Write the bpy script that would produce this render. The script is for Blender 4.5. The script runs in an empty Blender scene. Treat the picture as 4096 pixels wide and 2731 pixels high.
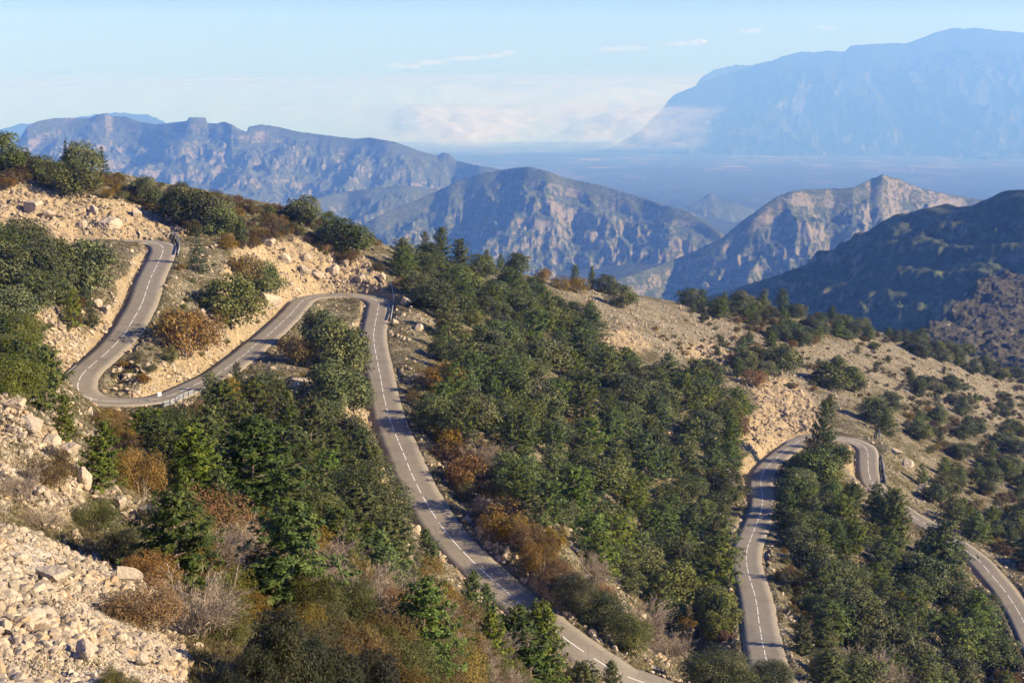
import bpy, math, random
import numpy as np
from mathutils import Vector
R = math.radians
rng = np.random.default_rng(7)
random.seed(7)
SC = bpy.context.scene
COL = SC.collection

# ------------------------------------------------------------------ camera
# image units below: the photograph at 2352 x 1568
F, U0, V0, HZ = 3231.0, 1176.0, 784.0, 150.0
PITCH = math.atan((V0 - HZ) / F)
CP, SP = math.cos(PITCH), math.sin(PITCH)
SCALE_S = 2352.0 / 4096.0

def ray(u, v):
    """(x/y, -z/y) of the sight line through an image point."""
    X = (np.asarray(u, float) - U0) / F
    Y = -(np.asarray(v, float) - V0) / F
    yy = CP + SP * Y
    zz = -SP + CP * Y
    return X / yy, -zz / yy

def project(x, y, z):
    fwd = y * CP - z * SP
    up = y * SP + z * CP
    return U0 + F * x / fwd, V0 - F * up / fwd

cam_d = bpy.data.cameras.new("camera")
cam_d.sensor_width = 36.0
cam_d.lens = 36.0 * F / 2352.0
cam_d.clip_start = 0.5
cam_d.clip_end = 300000.0
cam = bpy.data.objects.new("camera", cam_d)
COL.objects.link(cam)
cam.location = (0, 0, 0)
cam.rotation_euler = (R(90) - PITCH, 0, 0)
SC.camera = cam

# ------------------------------------------------------------------ noise
def _h(ix, iy, seed):
    n = (ix.astype(np.int64) * 374761393 + iy.astype(np.int64) * 668265263 + seed * 1442695041) & 0xFFFFFFFF
    n = ((n ^ (n >> 13)) * 1274126177) & 0xFFFFFFFF
    n = n ^ (n >> 16)
    return (n & 0xFFFF).astype(np.float64) / 65535.0

def perlin(x, y, seed=0):
    x0 = np.floor(x); y0 = np.floor(y)
    fx = x - x0; fy = y - y0
    ux = fx * fx * fx * (fx * (fx * 6 - 15) + 10); uy = fy * fy * fy * (fy * (fy * 6 - 15) + 10)
    def g(dx, dy):
        a = _h(x0 + dx, y0 + dy, seed) * 2 * np.pi
        return np.cos(a) * (fx - dx) + np.sin(a) * (fy - dy)
    a = g(0, 0) * (1 - ux) + g(1, 0) * ux
    b = g(0, 1) * (1 - ux) + g(1, 1) * ux
    return (a * (1 - uy) + b * uy) * 1.5

def fbm(x, y, octaves=4, seed=0, gain=0.5, ridged=False):
    s = 0; amp = 1.0; tot = 0
    for o in range(octaves):
        n = perlin(x * 2 ** o + 17.3 * o, y * 2 ** o - 9.1 * o, seed + o)
        if ridged:
            n = 1 - 2 * np.abs(n)
        s = s + amp * n; tot += amp; amp *= gain
    return s / tot

def smooth(e0, e1, x):
    t = np.clip((x - e0) / (e1 - e0), 0, 1)
    return t * t * (3 - 2 * t)

# ------------------------------------------------------------------ mesh helpers
def new_mesh(name, verts, quads=None, tris=None, mats=(), fmat=None, smooth_sh=False, attrs=None):
    me = bpy.data.meshes.new(name)
    verts = np.ascontiguousarray(verts, dtype=np.float32)
    nq = 0 if quads is None else len(quads); nt = 0 if tris is None else len(tris)
    me.vertices.add(len(verts)); me.vertices.foreach_set("co", verts.ravel())
    loops = []
    if nq: loops.append(np.asarray(quads, np.int32).ravel())
    if nt: loops.append(np.asarray(tris, np.int32).ravel())
    loops = np.concatenate(loops)
    me.loops.add(len(loops)); me.loops.foreach_set("vertex_index", loops)
    starts = np.concatenate([np.arange(nq, dtype=np.int32) * 4, nq * 4 + np.arange(nt, dtype=np.int32) * 3]).astype(np.int32)
    me.polygons.add(nq + nt); me.polygons.foreach_set("loop_start", starts)
    try:
        tot = np.concatenate([np.full(nq, 4, np.int32), np.full(nt, 3, np.int32)])
        me.polygons.foreach_set("loop_total", tot)
    except Exception:
        pass
    for m in mats: me.materials.append(m)
    if fmat is not None: me.polygons.foreach_set("material_index", np.asarray(fmat, np.int32))
    me.polygons.foreach_set("use_smooth", np.full(nq + nt, bool(smooth_sh)))
    for k, val in (attrs or {}).items():
        a = me.attributes.new(k, 'FLOAT', 'POINT'); a.data.foreach_set("value", np.asarray(val, np.float32))
    me.update(calc_edges=True)
    return me

def add(name, me, parent=None, loc=None):
    o = bpy.data.objects.new(name, me)
    COL.objects.link(o)
    if parent is not None: o.parent = parent
    if loc is not None: o.location = loc
    return o

def tag(o, label, cat, group=None):
    o["label"] = label; o["category"] = cat
    if group: o["group"] = group
    return o

def kind(o, k):
    o["kind"] = k
    return o

class MB:
    """collects shapes into one mesh"""
    def __init__(self): self.v = []; self.q = []; self.t = []; self.n = 0
    def put(self, v, q=(), t=()):
        v = np.asarray(v, float)
        if len(q): self.q.append(np.asarray(q, int).reshape(-1, 4) + self.n)
        if len(t): self.t.append(np.asarray(t, int).reshape(-1, 3) + self.n)
        self.v.append(v); self.n += len(v)
    def box(self, c, s, ax=None):
        ax = np.eye(3) if ax is None else np.asarray(ax, float)
        p = np.array([[x, y, z] for x in (-.5, .5) for y in (-.5, .5) for z in (-.5, .5)]) * np.asarray(s)
        self.put(p @ ax + np.asarray(c), [(0, 1, 3, 2), (4, 6, 7, 5), (0, 4, 5, 1), (2, 3, 7, 6), (0, 2, 6, 4), (1, 5, 7, 3)])
    def tube(self, pts, rad, n=6):
        pts = np.asarray(pts, float); m = len(pts)
        rad = np.broadcast_to(rad, (m,))
        tan = np.gradient(pts, axis=0); tan /= np.linalg.norm(tan, axis=1)[:, None] + 1e-9
        ref = np.where(np.abs(tan[:, 2:3]) > 0.9, [[1., 0, 0]], [[0, 0, 1.]])
        a = np.cross(tan, ref); a /= np.linalg.norm(a, axis=1)[:, None] + 1e-9
        b = np.cross(tan, a)
        ang = np.arange(n) / n * 2 * np.pi
        ring = pts[:, None, :] + rad[:, None, None] * (np.cos(ang)[None, :, None] * a[:, None, :] + np.sin(ang)[None, :, None] * b[:, None, :])
        i = np.arange(m - 1)[:, None] * n; j = np.arange(n)[None, :]; k = (j + 1) % n
        q = np.stack([i + j, i + k, i + n + k, i + n + j], -1).reshape(-1, 4)
        self.put(ring.reshape(-1, 3), q)
    def mesh(self, name, mats, smooth_sh=False, **kw):
        q = np.concatenate(self.q) if self.q else None
        t = np.concatenate(self.t) if self.t else None
        return new_mesh(name, np.concatenate(self.v), q, t, mats, smooth_sh=smooth_sh, **kw)

# ------------------------------------------------------------------ materials
def mat(name):
    m = bpy.data.materials.new(name); m.use_nodes = True
    nt = m.node_tree; nt.nodes.clear()
    out = nt.nodes.new("ShaderNodeOutputMaterial")
    return m, nt, out

def N(nt, t, **kw):
    n = nt.nodes.new(t)
    for k, v in kw.items():
        if k.startswith("_"):
            n.inputs[k[1:].replace("_", " ")].default_value = v
        else:
            setattr(n, k, v)
    return n

def ramp(nt, src, stops, interp='LINEAR'):
    r = nt.nodes.new("ShaderNodeValToRGB"); r.color_ramp.interpolation = interp
    el = r.color_ramp.elements
    while len(el) > 1: el.remove(el[-1])
    el[0].position = stops[0][0]; el[0].color = (*stops[0][1], 1)
    for p, c in stops[1:]:
        e = el.new(p); e.color = (*c, 1)
    nt.links.new(src, r.inputs[0])
    return r.outputs[0]

def mix(nt, fac, a, b, mode='MIX'):
    m = nt.nodes.new("ShaderNodeMix"); m.data_type = 'RGBA'; m.blend_type = mode
    for sock, val in ((m.inputs[0], fac), (m.inputs[6], a), (m.inputs[7], b)):
        if hasattr(val, "is_linked"): nt.links.new(val, sock)
        elif isinstance(val, (int, float)): sock.default_value = val
        else: sock.default_value = (*val, 1)
    return m.outputs[2]

def maths(nt, op, a, b=None, clamp=False):
    m = nt.nodes.new("ShaderNodeMath"); m.operation = op; m.use_clamp = clamp
    for i, val in enumerate((a, b)):
        if val is None: continue
        if hasattr(val, "is_linked"): nt.links.new(val, m.inputs[i])
        else: m.inputs[i].default_value = val
    return m.outputs[0]

def noise(nt, vec, scale, detail=4, rough=0.55, dist=0.0):
    n = nt.nodes.new("ShaderNodeTexNoise"); n.inputs["Scale"].default_value = scale
    n.inputs["Detail"].default_value = detail; n.inputs["Roughness"].default_value = rough
    n.inputs["Distortion"].default_value = dist
    if vec is not None: nt.links.new(vec, n.inputs["Vector"])
    return n.outputs[0]

def bsdf(nt, out, col, rough=0.85, spec=0.2, bump=None, bdist=0.1, bstr=1.0):
    b = nt.nodes.new("ShaderNodeBsdfPrincipled")
    if hasattr(col, "is_linked"): nt.links.new(col, b.inputs["Base Color"])
    else: b.inputs["Base Color"].default_value = (*col, 1)
    if hasattr(rough, "is_linked"): nt.links.new(rough, b.inputs["Roughness"])
    else: b.inputs["Roughness"].default_value = rough
    b.inputs["Specular IOR Level"].default_value = spec
    if bump is not None:
        bn = nt.nodes.new("ShaderNodeBump"); bn.inputs["Distance"].default_value = bdist; bn.inputs["Strength"].default_value = bstr
        nt.links.new(bump, bn.inputs["Height"]); nt.links.new(bn.outputs[0], b.inputs["Normal"])
    nt.links.new(b.outputs[0], out.inputs[0])
    return b

def wpos(nt):
    return nt.nodes.new("ShaderNodeNewGeometry").outputs["Position"]

def attr(nt, name):
    a = nt.nodes.new("ShaderNodeAttribute"); a.attribute_name = name
    return a.outputs["Fac"]
# ------------------------------------------------------------------ the road: traced centre lines (source pixels of the photo) and depth below the eye
ROAD1 = [(330,960),(400,961),(472,962),(506,963),(543.5,963.5),(572,965),(600,968),(625,973),(645,982),(652,991),(651,1006),(642,1034),(606,1105),(588,1156),(571,1207),(545,1258),(513,1309),(492.5,1345),
 (460,1381.6),(428,1410.5),(394,1437.8),(358,1466.7),(336,1487),(316,1518),(309,1552),(322,1582),(363,1600),(428,1605),(506,1606),(591,1603),(659,1592),(731,1562),(870,1497),(948,1441),(996,1404),(1012,1388),
 (1060,1351),(1094,1322),(1124.5,1293),(1152,1268),(1175.5,1242),(1196,1217),(1211,1203),(1237,1191),(1281,1183.7),(1366,1178.6),(1441,1182.7),(1478,1189),(1502,1198),(1514,1206.5),(1516,1218),(1510.5,1240),
 (1509,1261),(1502,1285),(1498.6,1307),(1494.6,1336),(1496,1366),(1498.6,1390),(1503.7,1416),(1509.5,1443),(1513,1468),(1521,1503),(1534.7,1581.6),(1550,1646),(1560,1680),(1572,1712.6),(1585.7,1746.6),
 (1602.7,1787),(1617,1821),(1631.6,1859),(1648.6,1899.7),(1669,1942),(1693,1988),(1723,2039.7),(1757,2092),(1798,2147),(1842.6,2195.6),(1892.5,2247.5),(1948.8,2298.8),(2001,2346),(2066,2401),(2133,2455.7),
 (2193,2503),(2317.5,2590),(2380,2635),(2497,2697),(2572,2735),(2800,2830)]
ROAD1_H = [((330,960),38),((572,965),39),((651,1006),40),((588,1156),42.5),((460,1381.6),46.5),((336,1487),48),((322,1582),49.5),((506,1606),50),((731,1562),51),((996,1404),53.5),((1152,1268),55.5),((1281,1183.7),56.5),
 ((1441,1182.7),57),((1516,1218),58),((1494.6,1336),59.5),((1521,1503),61),((1572,1712.6),62),((1693,1988),63.5),((1948.8,2298.8),66),((2193,2503),67.5),((2497,2697),69.5),((2800,2830),72)]
ROAD2 = [(3160,2860),(3106,2731),(3066,2635),(3059,2611),(3050,2571),(3043,2534.6),(3038,2502),(3033,2464),(3030,2434),(3024,2402),(3017,2369.6),(3008,2341),(2998.6,2311),(2990.5,2277),(2985.7,2249),(2985.7,2220.7),
 (2990,2189.5),(2999,2166.6),(3008.5,2138),(3021,2109),(3031.5,2082),(3040,2057.5),(3047,2032.7),(3050.6,2006),(3050.6,1990.6),(3048,1967.6),(3043.8,1942.7),(3043,1925.5),(3045,1910),(3050.6,1895),(3058,1881.5),
 (3068,1870),(3081,1854.7),(3091,1844),(3106,1832),(3125,1814.5),(3146,1799),(3165.4,1786),(3184.6,1770.5),(3206,1760),(3259,1749),(3328,1748.7),(3360.6,1752.6),(3393,1758),(3425.6,1768),(3450.5,1780),(3466,1795.4),
 (3472,1818),(3472,1853),(3473.5,1879.6),(3480,1910),(3489,1935),(3515.6,1964),(3565,2006),(3600,2033),(3634,2055.6),(3680,2082),(3774,2137),(3894,2223),(3930,2256.5),(3968,2302),(4004,2342.6),(4035,2385.6),(4063.6,2428.7),
 (4087.5,2472),(4130,2560),(4180,2680)]
ROAD2_H = [((3160,2860),77),((3106,2731),79.5),((3043,2534.6),85),((3008,2341),88),((2985.7,2220.7),91),((3021,2109),94),((3050.6,2006),97),((3058,1881.5),100),((3146,1799),102),((3259,1749),103),((3393,1758),104),
 ((3472,1818),105.5),((3480,1910),107),((3565,2006),109),((3680,2082),110),((3894,2223),111.5),((4004,2342.6),112.5),((4130,2560),114),((4180,2680),115)]

def road_line(pts, hs, step=0.8):
    idx = [pts.index(k) for k, _ in hs]
    h = np.interp(np.arange(len(pts)), idx, [x for _, x in hs])
    p = np.array(pts) * SCALE_S
    a, w = ray(p[:, 0], p[:, 1])
    y = h / w; P = np.stack([a * y, y, -h], 1)
    # dense Catmull-Rom, then even steps, then a light smoothing
    out = []
    Q = np.vstack([2 * P[0] - P[1], P, 2 * P[-1] - P[-2]])
    for i in range(1, len(Q) - 2):
        p0, p1, p2, p3 = Q[i - 1], Q[i], Q[i + 1], Q[i + 2]
        for t in np.linspace(0, 1, 12, endpoint=False):
            out.append(0.5 * ((2 * p1) + (-p0 + p2) * t + (2 * p0 - 5 * p1 + 4 * p2 - p3) * t * t + (-p0 + 3 * p1 - 3 * p2 + p3) * t ** 3))
    out.append(P[-1]); out = np.array(out)
    def even(c):
        s = np.concatenate([[0], np.cumsum(np.linalg.norm(np.diff(c, axis=0), axis=1))])
        t = np.arange(0, s[-1], step)
        return np.stack([np.interp(t, s, c[:, k]) for k in range(3)], 1)
    c = even(out)
    for _ in range(10):
        c[1:-1] = c[1:-1] * 0.5 + (c[:-2] + c[2:]) * 0.25
    for _ in range(60):
        c[1:-1, 2] = c[1:-1, 2] * 0.5 + (c[:-2, 2] + c[2:, 2]) * 0.25
    return even(c)

LINES = [road_line(ROAD1, ROAD1_H), road_line(ROAD2, ROAD2_H)]
HALF = 2.95

# ------------------------------------------------------------------ the mountainside: control points (image u, v, distance)
CTRL = [
 # skyline of the slope
 (0,372,340),(60,385,348),(150,400,352),(300,412,365),(450,445,375),(620,482,385),(740,512,395),(860,558,405),(960,592,420),(1100,622,450),(1240,642,480),(1400,670,515),(1530,692,545),(1650,706,575),(1750,716,595),(1900,735,625),(2060,775,660),(2200,812,690),(2352,865,720),(2550,930,760),
 (-150,340,330),
 # hidden back of the ridge
 (60,440,430),(300,470,450),(620,540,480),(860,620,510),(1240,700,600),(1530,755,690),(1900,810,790),(2352,930,900),
 (60,640,800),(620,760,850),(1240,880,1000),(1900,960,1200),(2352,1060,1300),(-200,500,500),(2700,1050,950),
 # rock cut above the top bend
 (0,450,322),(100,450,330),(200,462,334),(300,480,338),(0,530,290),(120,540,300),(240,548,306),(360,505,345),
 (0,600,240),(100,600,258),(200,600,275),(0,700,205),(100,720,222),(180,700,243),(0,800,172),(90,830,180),
 (420,560,318),(500,600,310),(560,560,345),(600,620,320),(700,560,368),(820,590,372),(860,622,362),
 (450,690,275),(560,700,285),(330,830,224),(450,790,240),(560,780,256),
 (700,800,268),(760,730,310),(640,860,235),(780,900,235),(560,940,200),(700,960,206),(800,1000,200),
 (950,720,330),(1000,800,310),(940,860,275),(1000,950,255),(1060,1080,220),(1180,1180,195),(1290,1290,178),
 # the wood
 (1000,650,395),(1150,700,410),(1300,760,425),(1200,820,345),(1350,880,350),(1200,950,290),(1400,1000,318),(1550,1000,340),(1620,900,405),
 (1300,1120,252),(1480,1150,282),(1620,1180,292),(1380,1280,222),(1560,1330,240),(1450,1420,195),(1600,1480,208),
 (1480,770,450),(1620,800,475),(1740,880,440),(1700,980,372),(1850,900,455),(1800,780,530),(2000,850,545),(2180,900,580),(2352,960,610),
 (2000,940,455),(2150,1000,470),(2300,1050,480),(2080,1080,385),(2200,1150,375),(2340,1230,350),
 (1880,1110,330),(1960,1250,290),(2080,1350,275),(2200,1450,268),(1900,1400,238),(2000,1568,222),(2200,1600,245),(2352,1620,265),
 # near ground
 (0,930,70),(60,960,68),(130,1030,64),(190,1110,60),(260,1160,58),(0,1100,50),(0,1200,42),(120,1250,43),(250,1290,44),(350,1350,42),(0,1400,31),(150,1430,32),(300,1480,32),(400,1450,37),(0,1568,25),(150,1568,25.5),(300,1568,27),(450,1568,31),
 (430,1230,62),(500,1290,62),(600,1360,58),(560,1450,45),(640,1568,34),(700,1450,48),(800,1568,44),(900,1480,58),(950,1520,56),(1000,1568,60),
 (160,1000,95),(100,930,120),(250,1010,150),(200,960,172),(330,1020,165),(420,1000,175),(350,1120,100),(500,1120,128),(600,1180,112),(700,1120,152),(760,1200,138),(850,1180,160),(850,1290,122),(950,1300,140),(1000,1380,126),(1100,1430,128),(1150,1500,112),(1250,1560,112),
 (700,1300,84),(780,1380,78),(900,1400,88),(1050,1500,86),
 (1750,1568,180),(1900,1800,150),(2352,1900,180),(1500,1800,110),(1176,1800,52),(700,1800,27),(300,1800,18),(0,1800,15),(1176,2400,24),(2000,2600,60),
 (1176,3200,9),(300,2600,8),(2200,3400,18),(1176,4200,4.5),(-300,1100,45),(-300,800,150),(-300,600,240),(-300,1500,26),
]
def build_surface():
    pts = []
    for u, v, d in CTRL:
        a, w = ray(u, v); pts.append((a, math.log(d), w))
    for L in LINES:
        for p in L[::16]:
            pts.append((p[0] / p[1], math.log(p[1]), -p[2] / p[1]))
    pts.append((0.0, math.log(2.0), 0.95)); pts.append((-0.45, math.log(2.0), 0.85)); pts.append((0.45, math.log(2.0), 1.2))
    pts = np.array(pts)
    K = 0.28
    X = np.stack([pts[:, 0], pts[:, 1] * K], 1)
    def ker(r2):
        return 0.5 * r2 * np.log(r2 + 1e-12)
    r2 = ((X[:, None] - X[None]) ** 2).sum(-1)
    n = len(X)
    A = np.zeros((n + 3, n + 3)); A[:n, :n] = ker(r2) + np.eye(n) * 2e-4
    A[:n, n] = 1; A[:n, n + 1:] = X; A[n:, :n] = A[:n, n:].T
    rhs = np.concatenate([pts[:, 2], np.zeros(3)])
    c = np.linalg.solve(A, rhs)
    def ev(a, l):
        q = np.stack([a.ravel(), l.ravel() * K], 1)
        out = np.empty(len(q))
        for i in range(0, len(q), 20000):
            b = q[i:i + 20000]
            r2 = ((b[:, None] - X[None]) ** 2).sum(-1)
            out[i:i + 20000] = ker(r2) @ c[:n] + c[n] + b @ c[n + 1:]
        return out.reshape(a.shape)
    return ev

EV = build_surface()
GA = np.linspace(-0.5, 0.64, 1090)
GD = np.concatenate([np.geomspace(2.2, 24, 120, endpoint=False), np.geomspace(24, 90, 330, endpoint=False), np.geomspace(90, 170, 210, endpoint=False),
                     np.linspace(170, 420, 560, endpoint=False), np.geomspace(420, 1250, 230)])
ca = np.linspace(GA[0], GA[-1], 310); cl = np.linspace(math.log(GD[0]), math.log(GD[-1]), 300)
CA, CL = np.meshgrid(ca, cl)
CW = EV(CA, CL)
def bicubic(a, l):
    # Catmull-Rom on the coarse table
    fa = np.clip((a - ca[0]) / (ca[1] - ca[0]), 1, len(ca) - 3.001); fl = np.clip((l - cl[0]) / (cl[1] - cl[0]), 1, len(cl) - 3.001)
    ia = fa.astype(int); il = fl.astype(int); ta = fa - ia; tl = fl - il
    def wts(t): return (-0.5 * t + t * t - 0.5 * t ** 3, 1 - 2.5 * t * t + 1.5 * t ** 3, 0.5 * t + 2 * t * t - 1.5 * t ** 3, -0.5 * t * t + 0.5 * t ** 3)
    wa = wts(ta); wl = wts(tl); s = 0
    for j in range(4):
        r = 0
        for i in range(4): r = r + wa[i] * CW[il + j - 1, ia + i - 1]
        s = s + wl[j] * r
    return s
TA, TD = np.meshgrid(GA, GD)
TX = TA * TD; TY = TD.copy()
TZ = -TD * bicubic(TA, np.log(TD))

# masks painted by image polygons: bare cut rock, scree, dry grass
def inpoly(u, v, poly):
    u = np.asarray(u); v = np.asarray(v); r = np.zeros(u.shape, bool); n = len(poly)
    for i in range(n):
        x1, y1 = poly[i]; x2, y2 = poly[(i + 1) % n]
        c = ((y1 > v) != (y2 > v)) & (u < (x2 - x1) * (v - y1) / (y2 - y1 + 1e-9) + x1)
        r ^= c
    return r

# micro relief
relief = smooth(6, 60, TD)
TZ += 0.13 * fbm(TX / 0.9, TY / 1.1, 2, 29, 0.6, True) * smooth(20, 60, TD)
TZ += 0.9 * fbm(TX / 14, TY / 14, 3, 11) * relief + 0.28 * fbm(TX / 3.1, TY / 3.1, 3, 23) * smooth(4, 40, TD)
# distance to the road, by stamping a raster
RX0, RY0, RS = -160.0, 70.0, 0.5
RW, RH = 760, 860
best = np.full((RH, RW), 1e9); bi = np.full((RH, RW), -1, int)
ALL = np.vstack(LINES); LID = np.concatenate([np.full(len(L), i) for i, L in enumerate(LINES)])
REACH = 26.0
for k, p in enumerate(ALL):
    x0 = int((p[0] - REACH - RX0) / RS); x1 = int((p[0] + REACH - RX0) / RS); y0 = int((p[1] - REACH - RY0) / RS); y1 = int((p[1] + REACH - RY0) / RS)
    x0, x1 = max(x0, 0), min(x1, RW - 1); y0, y1 = max(y0, 0), min(y1, RH - 1)
    if x1 <= x0 or y1 <= y0: continue
    gx = RX0 + (np.arange(x0, x1) + .5) * RS; gy = RY0 + (np.arange(y0, y1) + .5) * RS
    d2 = (gx[None] - p[0]) ** 2 + (gy[:, None] - p[1]) ** 2
    sub = best[y0:y1, x0:x1]; m = d2 < sub
    sub[m] = d2[m]; bi[y0:y1, x0:x1][m] = k
def road_near(x, y):
    """distance to the nearest centre line, road height there, side (+ = to the right of the way it is traced), index"""
    x = np.asarray(x, float); y = np.asarray(y, float)
    ix = ((x - RX0) / RS).astype(int); iy = ((y - RY0) / RS).astype(int)
    ok = (ix >= 0) & (ix < RW) & (iy >= 0) & (iy < RH)
    k = np.where(ok, bi[np.clip(iy, 0, RH - 1), np.clip(ix, 0, RW - 1)], -1)
    kk = np.clip(k, 1, len(ALL) - 2)
    kk = np.where(LID[kk - 1] != LID[kk], kk + 1, kk); kk = np.where(LID[np.clip(kk + 1, 0, len(ALL) - 1)] != LID[kk], kk - 1, kk)
    A = ALL[kk - 1]; B = ALL[kk + 1]; t = B - A
    tt = np.clip(((x - A[..., 0]) * t[..., 0] + (y - A[..., 1]) * t[..., 1]) / (t[..., 0] ** 2 + t[..., 1] ** 2 + 1e-9), 0, 1)
    px = A[..., 0] + t[..., 0] * tt; py = A[..., 1] + t[..., 1] * tt; pz = A[..., 2] + t[..., 2] * tt
    d = np.hypot(x - px, y - py)
    side = np.sign((x - px) * t[..., 1] - (y - py) * t[..., 0])
    d = np.where(k < 0, 999.0, d)
    return d, pz, side, kk

RD, RZ, RSIDE, RK = road_near(TX, TY)
E = RD - HALF
uphill = TZ > RZ
# gravel apron widens outside the bends
def bend_apron():
    c = ALL; w = np.zeros(len(c))
    for k in range(8, len(c) - 8):
        if LID[k - 8] != LID[k + 8]: continue
        a = c[k] - c[k - 8]; b = c[k + 8] - c[k]
        w[k] = math.atan2(a[0] * b[1] - a[1] * b[0], a[0] * b[0] + a[1] * b[1])
    return w
TURN = bend_apron()
outer = -TURN[RK] * RSIDE * -1  # >0 on the outside of a bend
APR = 0.9 + 4.0 * smooth(0.25, 0.9, outer)
lo = RZ - 0.12 - 0.62 * np.maximum(E - APR, 0)
ledge = 0.35 * fbm(TX / 2.0, TY / 2.0, 3, 41)
hi = RZ - 0.10 + (1.25 + 0.35 * ledge) * np.maximum(E - 0.9 - 0.25 * np.maximum(outer, 0), 0)
nat = TZ.copy()
TZ = np.where(E < 25, np.minimum(np.maximum(TZ, lo), hi), TZ)
CUT = np.clip((nat - TZ) / 1.2, 0, 1)
CUTM = np.where(E < 22, smooth(0.0, 0.5, nat - TZ), 0)
# ditch at the foot of the cut, shoulder, bed of the road
ditch = (RSIDE < 0) & (np.abs(outer) < 0.5)
TZ -= np.where(RK >= 0, 0.34 * np.exp(-((E - 0.75) / 0.42) ** 2) * np.where(uphill, 1.0, 0.12), 0)
TZ = np.where(E < 0.12, np.minimum(TZ, RZ - 0.22), TZ)
# rough ledges on the cut faces and rock outcrops
crag = np.zeros_like(TZ)
PU, PV = project(TX, TY, TZ)
CUT_POLY = [
 [(-10,440),(60,425),(110,440),(150,425),(215,455),(300,470),(420,505),(440,535),(400,545),(290,545),(150,560),(-10,580)],
 [(560,575),(600,560),(700,545),(790,560),(860,615),(895,660),(700,668),(640,700),(600,690),(560,620)],
 [(1725,880),(1790,862),(1850,900),(1905,985),(1850,1010),(1750,1050),(1690,1025),(1700,980),(1740,935)],
 [(1380,775),(1440,748),(1470,770),(1500,800),(1440,815),(1390,800)],
 [(1560,800),(1640,780),(1690,840),(1600,850)],
]
for k_, pl in enumerate(CUT_POLY):
    crag = np.maximum(crag, inpoly(PU, PV, pl) & (E > 1.2))
def blur(m, n=3):
    m = m.astype(float)
    for _ in range(n):
        m[1:-1, 1:-1] = (m[1:-1, 1:-1] * 2 + m[:-2, 1:-1] + m[2:, 1:-1] + m[1:-1, :-2] + m[1:-1, 2:]) / 6
    return m
crag = blur(crag, 8)
ROCK = np.clip(crag + 0.8 * CUTM, 0, 1)
rough_amp = ROCK * smooth(1.0, 3.0, E)
rn = fbm(TX / 5 + 0.8 * TZ / 5, TY / 5 - 0.5 * TZ / 5, 4, 61, 0.6, True)
TZ += rough_amp * (1.25 * (rn - 0.2) + 0.55 * perlin(TX / 1.3, TY / 1.3, 62) + 0.3 * fbm(TX / .7, TY / .7, 2, 63, .6, True))
SCREE_POLY = [(-80,1200),(60,1215),(170,1265),(360,1355),(420,1470),(430,1640),(-80,1640)]
OUT_POLY = [(-80,930),(30,935),(100,1000),(160,1030),(195,1110),(170,1200),(60,1200),(-80,1190)]
scree = blur(inpoly(PU, PV, SCREE_POLY) & (TD < 60), 10)
outc = blur(inpoly(PU, PV, OUT_POLY) & (TD < 85), 10)
ROCK = np.clip(ROCK + 0.75 * outc, 0, 1)
TZ += scree * (0.16 * fbm(TX / 1.2, TY / 1.2, 4, 71) + 0.05 * perlin(TX * 3, TY * 3, 72))
TZ += outc * (0.9 * (fbm(TX / 3.5, TY / 3.5, 4, 81, 0.55, True) - 0.1))
# bare lighter slope high on the right
BARE = np.clip(blur(inpoly(PU, PV, [(1240,640),(1500,690),(1620,720),(1800,790),(2000,770),(2352,870),(2352,1000),(2000,880),(1850,1000),(1690,860),(1480,790)]), 12), 0, 1)

def _rowcol(x, y):
    a = x / y; fa = np.clip((a - GA[0]) / (GA[1] - GA[0]), 0, len(GA) - 1.001)
    fr = np.clip(np.interp(y, GD, np.arange(len(GD))), 0, len(GD) - 1.001)
    return fa, fr
def ground(x, y):
    x = np.asarray(x, float); y = np.asarray(y, float)
    fa, fr = _rowcol(x, y); i = fa.astype(int); j = fr.astype(int); s = fa - i; t = fr - j
    return (TZ[j, i] * (1 - s) + TZ[j, i + 1] * s) * (1 - t) + (TZ[j + 1, i] * (1 - s) + TZ[j + 1, i + 1] * s) * t
def hit(u, v):
    """where the sight line through an image point first meets the slope"""
    a, w = ray(u, v)
    zs = ground(a * GD, GD)
    ok = np.nonzero((zs >= -w * GD) & (GD > 12))[0]
    if not len(ok): return None
    j = ok[0]
    d0, d1 = GD[max(j - 1, 0)], GD[j]
    for _ in range(12):
        m = 0.5 * (d0 + d1)
        if ground(a * m, m) >= -w * m: d1 = m
        else: d0 = m
    return np.array([a * d1, d1, float(ground(a * d1, d1))])

def grid_quads(nr, nc):
    i = np.arange(nr - 1)[:, None] * nc + np.arange(nc - 1)[None]
    return np.stack([i, i + 1, i + nc + 1, i + nc], -1).reshape(-1, 4)

# ground material
m_ground, nt, out = mat("mountain_ground")
P = wpos(nt)
n1 = noise(nt, P, 0.12, 5, 0.6); n2 = noise(nt, P, 0.9, 6, 0.65); n3 = noise(nt, P, 3.2, 4, 0.7)
vor = N(nt, "ShaderNodeTexVoronoi", _Scale=2.1); nt.links.new(P, vor.inputs["Vector"])
vor2 = N(nt, "ShaderNodeTexVoronoi", _Scale=5.5); nt.links.new(P, vor2.inputs["Vector"])
stone = ramp(nt, n3, [(0.3, (0.20, 0.168, 0.108)), (0.5, (0.30, 0.258, 0.175)), (0.72, (0.42, 0.368, 0.268))])
soil = ramp(nt, n2, [(0.3, (0.05, 0.045, 0.018)), (0.5, (0.10, 0.086, 0.038)), (0.7, (0.16, 0.136, 0.070))])
fac = maths(nt, 'ADD', maths(nt, 'MULTIPLY', n1, 1.2), maths(nt, 'MULTIPLY', n2, 0.9))
fac = maths(nt, 'ADD', fac, maths(nt, 'MULTIPLY', attr(nt, "bare"), 0.16))
fac = ramp(nt, maths(nt, 'MULTIPLY', fac, 0.5), [(0.48, (0, 0, 0)), (0.62, (1, 1, 1))])
col = mix(nt, fac, soil, stone)
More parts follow.
